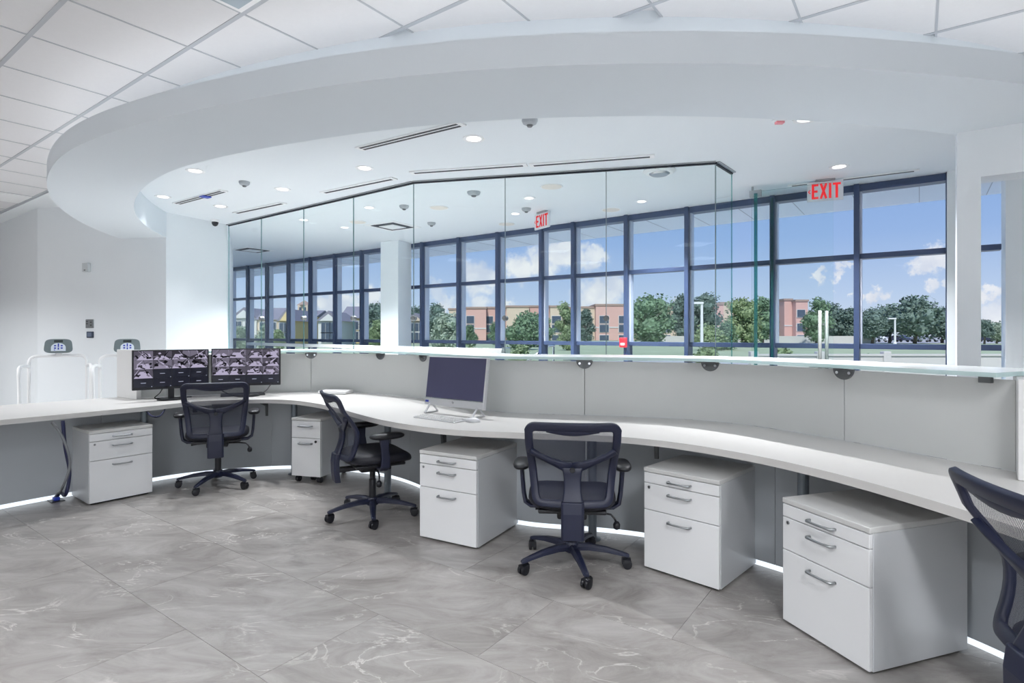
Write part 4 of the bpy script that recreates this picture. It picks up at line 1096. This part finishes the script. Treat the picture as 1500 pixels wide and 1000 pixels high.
lawn = MB().box(-400, 500, -50, 700, GZ-.3, GZ-.05).build('lawn', GRASS); struct(lawn, 'pale green lawn outside the windows')
hole = None
BOUNCE = mat('pale_bounce_ground', rgb(232, 230, 226), .9, noise=.03, nscale=1)  # pale ground added to throw light up onto the eave
pv = MB().prism([wpt(-12,.1).xy, wpt(-12,9).xy, wpt(22,9).xy, wpt(22,.1).xy], GZ-.04, GZ-.015).build('bounce_strip', BOUNCE); struct(pv, 'pale ground strip along the building, added to bounce light upward')
rd1 = MB().box(-200, 300, 26, 36, GZ-.04, GZ-.02).build('road', ROADM); struct(rd1, 'pale asphalt road beyond the lawn')
pk = MB().box(40, 200, 105, 148, GZ-.04, GZ-.02).build('parking_lot', ROADM); struct(pk, 'pale parking lot under the oak trees')
# low concrete fence
fx0, fx1, fy = 7.5, 26, 17.5
fe = thing('concrete_fence', 'low pale concrete fence outside the right windows', 'fence', (fx0, fy, GZ))
fn = 9
for k in range(fn):
    a = k*(fx1-fx0)/fn; b = (k+1)*(fx1-fx0)/fn
    MB().box(a+.12, b-.12, -.05, .05, 0, 1.02).build('fence_panel', CONC, fe)
for k in range(fn+1):
    a = k*(fx1-fx0)/fn; MB().box(a-.12, a+.12, -.1, .1, 0, 1.16).build('fence_post', CONC, fe, bevel=.02)
MB().box(0, fx1-fx0, -.09, .09, 1.021, 1.08).build('fence_cap', CONC, fe)
lw = MB().box(22, 62, 96, 97, GZ, 1.0).build('low_wall', CONC); tag(lw, 'long low grey wall in front of the salmon building', 'wall')
# light poles
for x, ytop, d, l in ((1028,443,45,'tall white lamp pole in front of the tall tree'),(1311,466,76,'slim white lamp pole among the oaks')):
    p = atd(x, d); ht = E+(489-ytop)*d/F-GZ
    r = thing('lamp_pole', l, 'lamp pole', (p.x,p.y,GZ)); MB().lathe([(.22,0),(.22,.5),(.13,.6),(.1,ht)], 10).build('pole', LAM, r); MB().box(-.9,.1,-.15,.15,ht-.12,ht+.05).build('lamp_head', LAM, r)
# buildings
def facade(r, x0, x1, y, z0, z1, m, rows, cols, ww, wh, par=True, dep=12):
    MB().box(x0, x1, y, y+dep, z0, z1).build('wing', m, r)
    if par: MB().box(x0-.2, x1+.2, y-.2, y+dep, z1-.001, z1+.5).build('parapet', TRIMB, r); MB().box(x0-.05,x1+.05,y-.12,y-.001,z0+(z1-z0)*.36,z0+(z1-z0)*.36+.3).build('band_course', WFR, r)
    for j in rows:
        for cx in cols:
            f = MB().box(cx-ww/2-.12, cx+ww/2+.12, y-.16, y-.002, j-wh/2-.12, j+wh/2+.12).build('window', WFR, r)
            MB().box(cx-ww/2, cx+ww/2, y-.22, y-.161, j-wh/2, j+wh/2).build('pane', WGL, f)
D = 150.0
def bx(px): return (px-750)*D/F
def bz(py): return E+(H0-py)*D/F
pa = thing('salmon_apartment_building', 'long salmon three-storey apartment building behind the trees', 'building', (0,0,GZ)); 
def wing(px0, px1, ytop, m, cols, dy=0, rows=(468,481,496), ww=2.0, wh=1.9):
    facade(pa, bx(px0), bx(px1), D+dy, 0, bz(ytop)-GZ, m, [bz(r)-GZ for r in rows], [bx(c) for c in cols], ww, wh)
wing(655, 683, 453, CREAM, (668,), 4)
wing(683, 712, 452, PINK, (689,), 0)
wing(712, 742, 451, PINK, (716,734), 3)
wing(742, 775, 450, CREAM, (764,), 0)
wing(775, 806, 449, PINK, (790,), 3)
wing(806, 826, 450, CREAM, (815,), 0, ww=2.4)
wing(826, 845, 451, PINK, (), 4)
wing(845, 872, 451, CREAM, (862,), 1)
wing(872, 921, 448, PINK, (884,912), -1, ww=2.4)
wing(921, 1000, 450, CREAM, (981,), 3)
wing(1000, 1062, 446, PINK, (1015,1040), 1)
wing(1062, 1100, 444, CREAM, (1085,), 3)
pb2 = thing('salmon_end_block', 'narrow salmon apartment block right of the glass door', 'building', (0,0,GZ))
facade(pb2, bx(1141), bx(1152), D-3, 0, bz(441)-GZ, PINK, [], [], 1, 1)
facade(pb2, bx(1152), bx(1169), D-5, 0, bz(443)-GZ, PINK, [bz(r)-GZ for r in (460,479.5,496)], [bx(1159)], 2.0, 1.9)
# town houses on the left
def house(px0, px1, yeave, yridge, m, d, lab, cols, gable=True):
    x0, x1 = (px0-750)*d/F, (px1-750)*d/F; ze = E+(H0-yeave)*d/F-GZ; zr = E+(H0-yridge)*d/F-GZ
    c = (x0+x1)/2; r = thing('town_house', lab, 'house', (c, d, GZ), 0, 'town houses left of the column'); w2 = (x1-x0)/2
    MB().box(-w2, w2, 0, 9, 0, ze).build('wall', m, r)
    rf_ = MB()
    if gable:
        n_ = [(-w2-.3,ze),(w2+.3,ze),(0,zr)]
        rf_._add([(x,-.35,zz) for x, zz in n_]+[(x,9.3,zz) for x, zz in n_], [(0,1,2),(5,4,3),(0,3,4,1),(1,4,5,2),(2,5,3,0)])
        gb_ = MB(); n2 = [(-w2*.8,ze+.02),(w2*.8,ze+.02),(0,zr-.5)]; gb_._add([(x,-.45,zz) for x, zz in n2]+[(x,-.36,zz) for x, zz in n2], [(0,1,2),(5,4,3),(0,3,4,1),(1,4,5,2),(2,5,3,0)]); 
        rf_.build('roof', ROOFM, r); gb_.build('gable', m, r)
    else:
        rf_.prof([(-.4,ze),(9.4,ze),(4.5,zr)], -w2-.3, w2+.3); rf_.build('roof', ROOFM, r)
    for zz in (ze*.3, ze*.72):
        for cx in cols:
            f = MB().box(cx*w2-.75, cx*w2+.75, -.14, -.002, zz-.85, zz+.85).build('window', WFR, r)
            for s in (-1, 1): MB().box(cx*w2+s*.34-.3, cx*w2+s*.34+.3, -.2, -.141, zz-.72, zz+.72).build('pane', WGL, f)
    return r
house(340, 376, 466, 450, PALE, 105, 'pale grey gabled house at the left end of the windows', (-.5,.4))
house(377, 408, 468, 449, CREAM, 104, 'cream house with mauve hip roof, second from left', (-.4,.45), False)
house(409, 432, 470, 452, OCHRE, 90, 'yellow gabled house in the middle of the row', (-.4,.4))
house(433, 462, 464, 453, OCHRE, 104, 'yellow house with a small square tower', (-.45,.45), False)
tw = None
house(466, 498, 470, 455, PALE, 88, 'grey sided gabled house right of the tower house', (-.3,.5))
house(500, 540, 466, 447, OCHRE, 102, 'ochre flat-fronted house right of the grey gabled one', (-.6,0,.6), False)
house(594, 622, 470, 458, CREAM, 104, 'cream house just right of the white lobby column', (-.4,.4))
r = thing('house_tower', 'small square tower with cap roof on the yellow house', 'tower', ((446-750)*103/F, 103.0, 5.0))
MB().box(-.9,.9,-.9,.9,-.3,1.6).build('shaft', CREAM, r); MB().lathe([(1.5,1.6),(.05,2.5)], 4).build('cap_roof', TRIMB, r)
for s in (-.4,.4): MB().box(s-.22,s+.22,-.95,-.901,.5,1.2).build('pane', WGL, r)
# trees
def tree(px, ytop, hw, d, kind, lab, ybase=None, trunk=True, n=1500, low=.25, grp='trees outside the windows'):
    p = atd(px, d); ht = E+(H0-ytop)*d/F-GZ; rx = hw*d/F*(1.12 if d > 70 else 1.0); rn = random.Random(int(px*7+d))
    r = thing('tree' if trunk else 'shrub', lab, 'tree' if trunk else 'shrub', (p.x,p.y,GZ), 0, grp if trunk else 'shrubs outside the windows')
    if trunk:
        m = MB(); m.tube([(0,0,0),(.05*rx,0,ht*.25),(-.04*rx,.02*rx,ht*.5),(0,0,ht*.8)], [.045*ht,.035*ht,.025*ht,.008*ht], 7)
        for k in range(5):
            a = rn.uniform(0,6.28); z0 = ht*rn.uniform(.25,.55); L = rx*rn.uniform(.4,.75)
            m.tube([(0,0,z0),(L*.5*math.cos(a),L*.5*math.sin(a),z0+ht*.1),(L*math.cos(a),L*math.sin(a),z0+ht*.22)], [.018*ht,.012*ht,.004*ht], 5)
        m.build('trunk', BARK, r, smooth=True)
    z0 = ht*low if trunk else 0
    blobs = []
    for k in range(16):
        f = rn.random(); zz = z0+(ht-z0)*(.08+.82*f); prof = math.sin(math.pi*(.15+.75*f))**.6
        a = rn.uniform(0,6.28); q = rx*prof*rn.uniform(.2,.66); br = rx*rn.uniform(.34,.5)
        zz = min(zz, ht-br*.75)
        blobs.append((q*math.cos(a), q*math.sin(a)*.8, max(zz, z0+br*.5), br))
    blobs.append((rx*.0,0,ht-rx*.36,rx*.36)); blobs.append((-rx*.62,0,z0+(ht-z0)*.4,rx*.38)); blobs.append((rx*.62,0,z0+(ht-z0)*.42,rx*.38))
    V, Fc_ = [], []; ls = rx*.06+.05
    for k in range(n):
        bxx, by, bzz, br = rn.choice(blobs)
        while True:
            v = Vector((rn.uniform(-1,1), rn.uniform(-1,1), rn.uniform(-1,1)))
            if .2 < v.length < 1: break
        v = v.normalized()*br*rn.uniform(.78,1.34); c = Vector((bxx,by,bzz))+v
        a = Vector((rn.uniform(-1,1),rn.uniform(-1,1),rn.uniform(-.6,.6))).normalized(); b = a.cross(Vector((rn.uniform(-1,1),rn.uniform(-1,1),rn.uniform(-1,1)))).normalized()
        s = ls*rn.uniform(.6,1.3); i = len(V)
        V += [c-a*s, c+b*s*.6, c+a*s, c-b*s*.6]; Fc_.append((i,i+1,i+2,i+3))
    for bxx, by, bzz, br in blobs:                      # leafy inner masses
        i0 = len(V); nu, nv = 10, 6
        for j in range(nv+1):
            for i in range(nu):
                th = 2*math.pi*i/nu; ph = math.pi*(j/nv-.5); k = br*.74*(1+.16*rn.uniform(-1,1))
                V.append(Vector((bxx+k*math.cos(th)*math.cos(ph), by+k*math.sin(th)*math.cos(ph), bzz+k*math.sin(ph))))
        for j in range(nv):
            for i in range(nu): Fc_.append((i0+j*nu+i, i0+j*nu+(i+1)%nu, i0+(j+1)*nu+(i+1)%nu, i0+(j+1)*nu+i))
    me = bpy.data.meshes.new('foliage'); me.from_pydata(V, [], Fc_); me.materials.append(LEAF[kind])
    o = bpy.data.objects.new('foliage', me); COL.objects.link(o); o.parent = r
    o['kind'] = 'stuff'
    return r
T = [(352,480,14,60,3,'pale tree in front of the leftmost gabled house'),(388,475,14,62,3,'pale tree before the cream hip-roofed house'),(408,483,9,60,1,'small olive tree beside the yellow gabled house'),
     (556,446,24,95,2,'dark tree behind the ochre house left of the column'),(552,470,16,60,1,'olive tree just left of the lobby column'),
     (612,452,18,122,2,'dark tree just right of the lobby column'),(640,447,18,90,2,'dark rounded tree behind the pale tree by the column'),(655,462,24,58,3,'large pale tree right of the lobby column'),
     (688,476,12,70,0,'small green tree at left foot of the salmon building'),(765,461,28,62,0,'broad green tree before the middle of the salmon building'),(790,462,20,75,0,'green tree touching the broad tree on its right'),
     (727,474,10,80,0,'slim green tree left of the broad green tree'),(828,444,13,95,1,'thin open tree with a bare trunk before the building'),(830,482,14,60,1,'low olive tree under the thin open tree'),
     (858,454,13,90,2,'thin dark tree right of the thin open tree'),(953,437,30,85,0,'big green tree before the cream wing'),
     (1003,432,20,100,2,'tall dark tree left of the white lamp pole'),(1032,431,24,95,2,'tall dark tree behind the white lamp pole'),(1040,478,22,60,1,'low bright tree below the white lamp pole'),
     (1088,437,24,85,1,'large olive tree behind the glass return'),(1116,437,20,90,0,'green tree left of the narrow salmon block'),(1062,474,18,62,0,'low green tree behind the corner of the glass'),
     (1197,436,20,90,0,'green tree just right of the narrow salmon block'),(1220,445,22,102,2,'dark tree behind the long steel door pull'),(1246,453,20,100,2,'dark tree left of the wide window mullion'),
     (1278,452,20,95,2,'rounded oak just right of the wide window mullion'),(1303,451,22,106,2,'oak second from left in the right window'),(1340,441,34,100,2,'largest spreading oak in the right window'),(1380,453,24,106,2,'oak beside the white pillar'),
     (1442,470,12,95,2,'oak seen in the narrow opening, left'),(1460,473,14,100,3,'pale tree seen in the narrow opening, right')]
for x, yt, hw, d, k, l in T: tree(x, yt, hw, d, k, l, n=3200, low=(.04 if d < 75 else .10) if x < 1260 else .24)
for x, yt, hw, d, k, l in [(760,506,16,26,1,'low shrub on the lawn below the broad tree'),(690,508,20,28,1,'low shrub on the lawn right of the column'),(1150,513,22,24,1,'bright shrub below the narrow salmon block'),
                           (1272,519,9,20,0,'shrub growing over the left end of the fence'),(1035,509,20,30,1,'low shrub below the white lamp pole')]:
    tree(x, yt, hw, d, k, l, trunk=False, n=700)
# parked cars
CARC = [mat('car_white', rgb(214,216,222), .3), mat('car_silver', rgb(160,164,174), .3, metal=.3), mat('car_dark', rgb(60,66,86), .3), mat('car_blue', rgb(70,92,140), .3)]
CGL = mat('car_glass', rgb(40,48,60), .15); TYRE = mat('tyre', rgb(30,30,32), .8)
cb = [(-2.2,.35),(-2.25,.75),(-2.0,.95),(-1.45,1.0),(-.85,1.42),(.75,1.45),(1.35,1.02),(2.05,.88),(2.2,.6),(2.15,.35)]
cme = [MB().prof(cb, -.85, .85).mesh('body', m) for m in CARC]
gme = MB().prof([(-1.3,1.02),(-.8,1.37),(.7,1.39),(1.2,1.04)], -.86, .86).mesh('windows', CGL)
wme2 = MB().lathe([(.33,-.11),(.33,.11)], 14, 'x').mesh('wheel', TYRE)
car_px = [(1255,122),(1270,132),(1285,122),(1300,132),(1317,122),(1332,132),(1347,122),(1361,132),(1375,122),(1391,132),(1407,122),(1436,132),(1450,122),(1464,132)]
rn = random.Random(5)
for k, (x, d) in enumerate(car_px):
    p = atd(x, d); cidx = [0,1,0,0,2,0,1,0,0,3,0,0,2,0][k]
    nm = ['white','silver','white','white','dark','white','silver','white','white','blue','white','white','dark','white'][k]
    r = thing('parked_car', f'{nm} car parked under the oaks, {["first","second","third","fourth","fifth","sixth","seventh","eighth","ninth","tenth","eleventh","twelfth","thirteenth","last"][k]} from left', 'car', (p.x,p.y,GZ-.02), R(rn.uniform(-14,14)), 'cars parked under the oaks')
    use('body', cme[cidx], r); use('windows', gme, r)
    for sx in (-.8,.8):
        for sy in (-1.4,1.4): use('wheel', wme2, r, (sx,sy,.33))
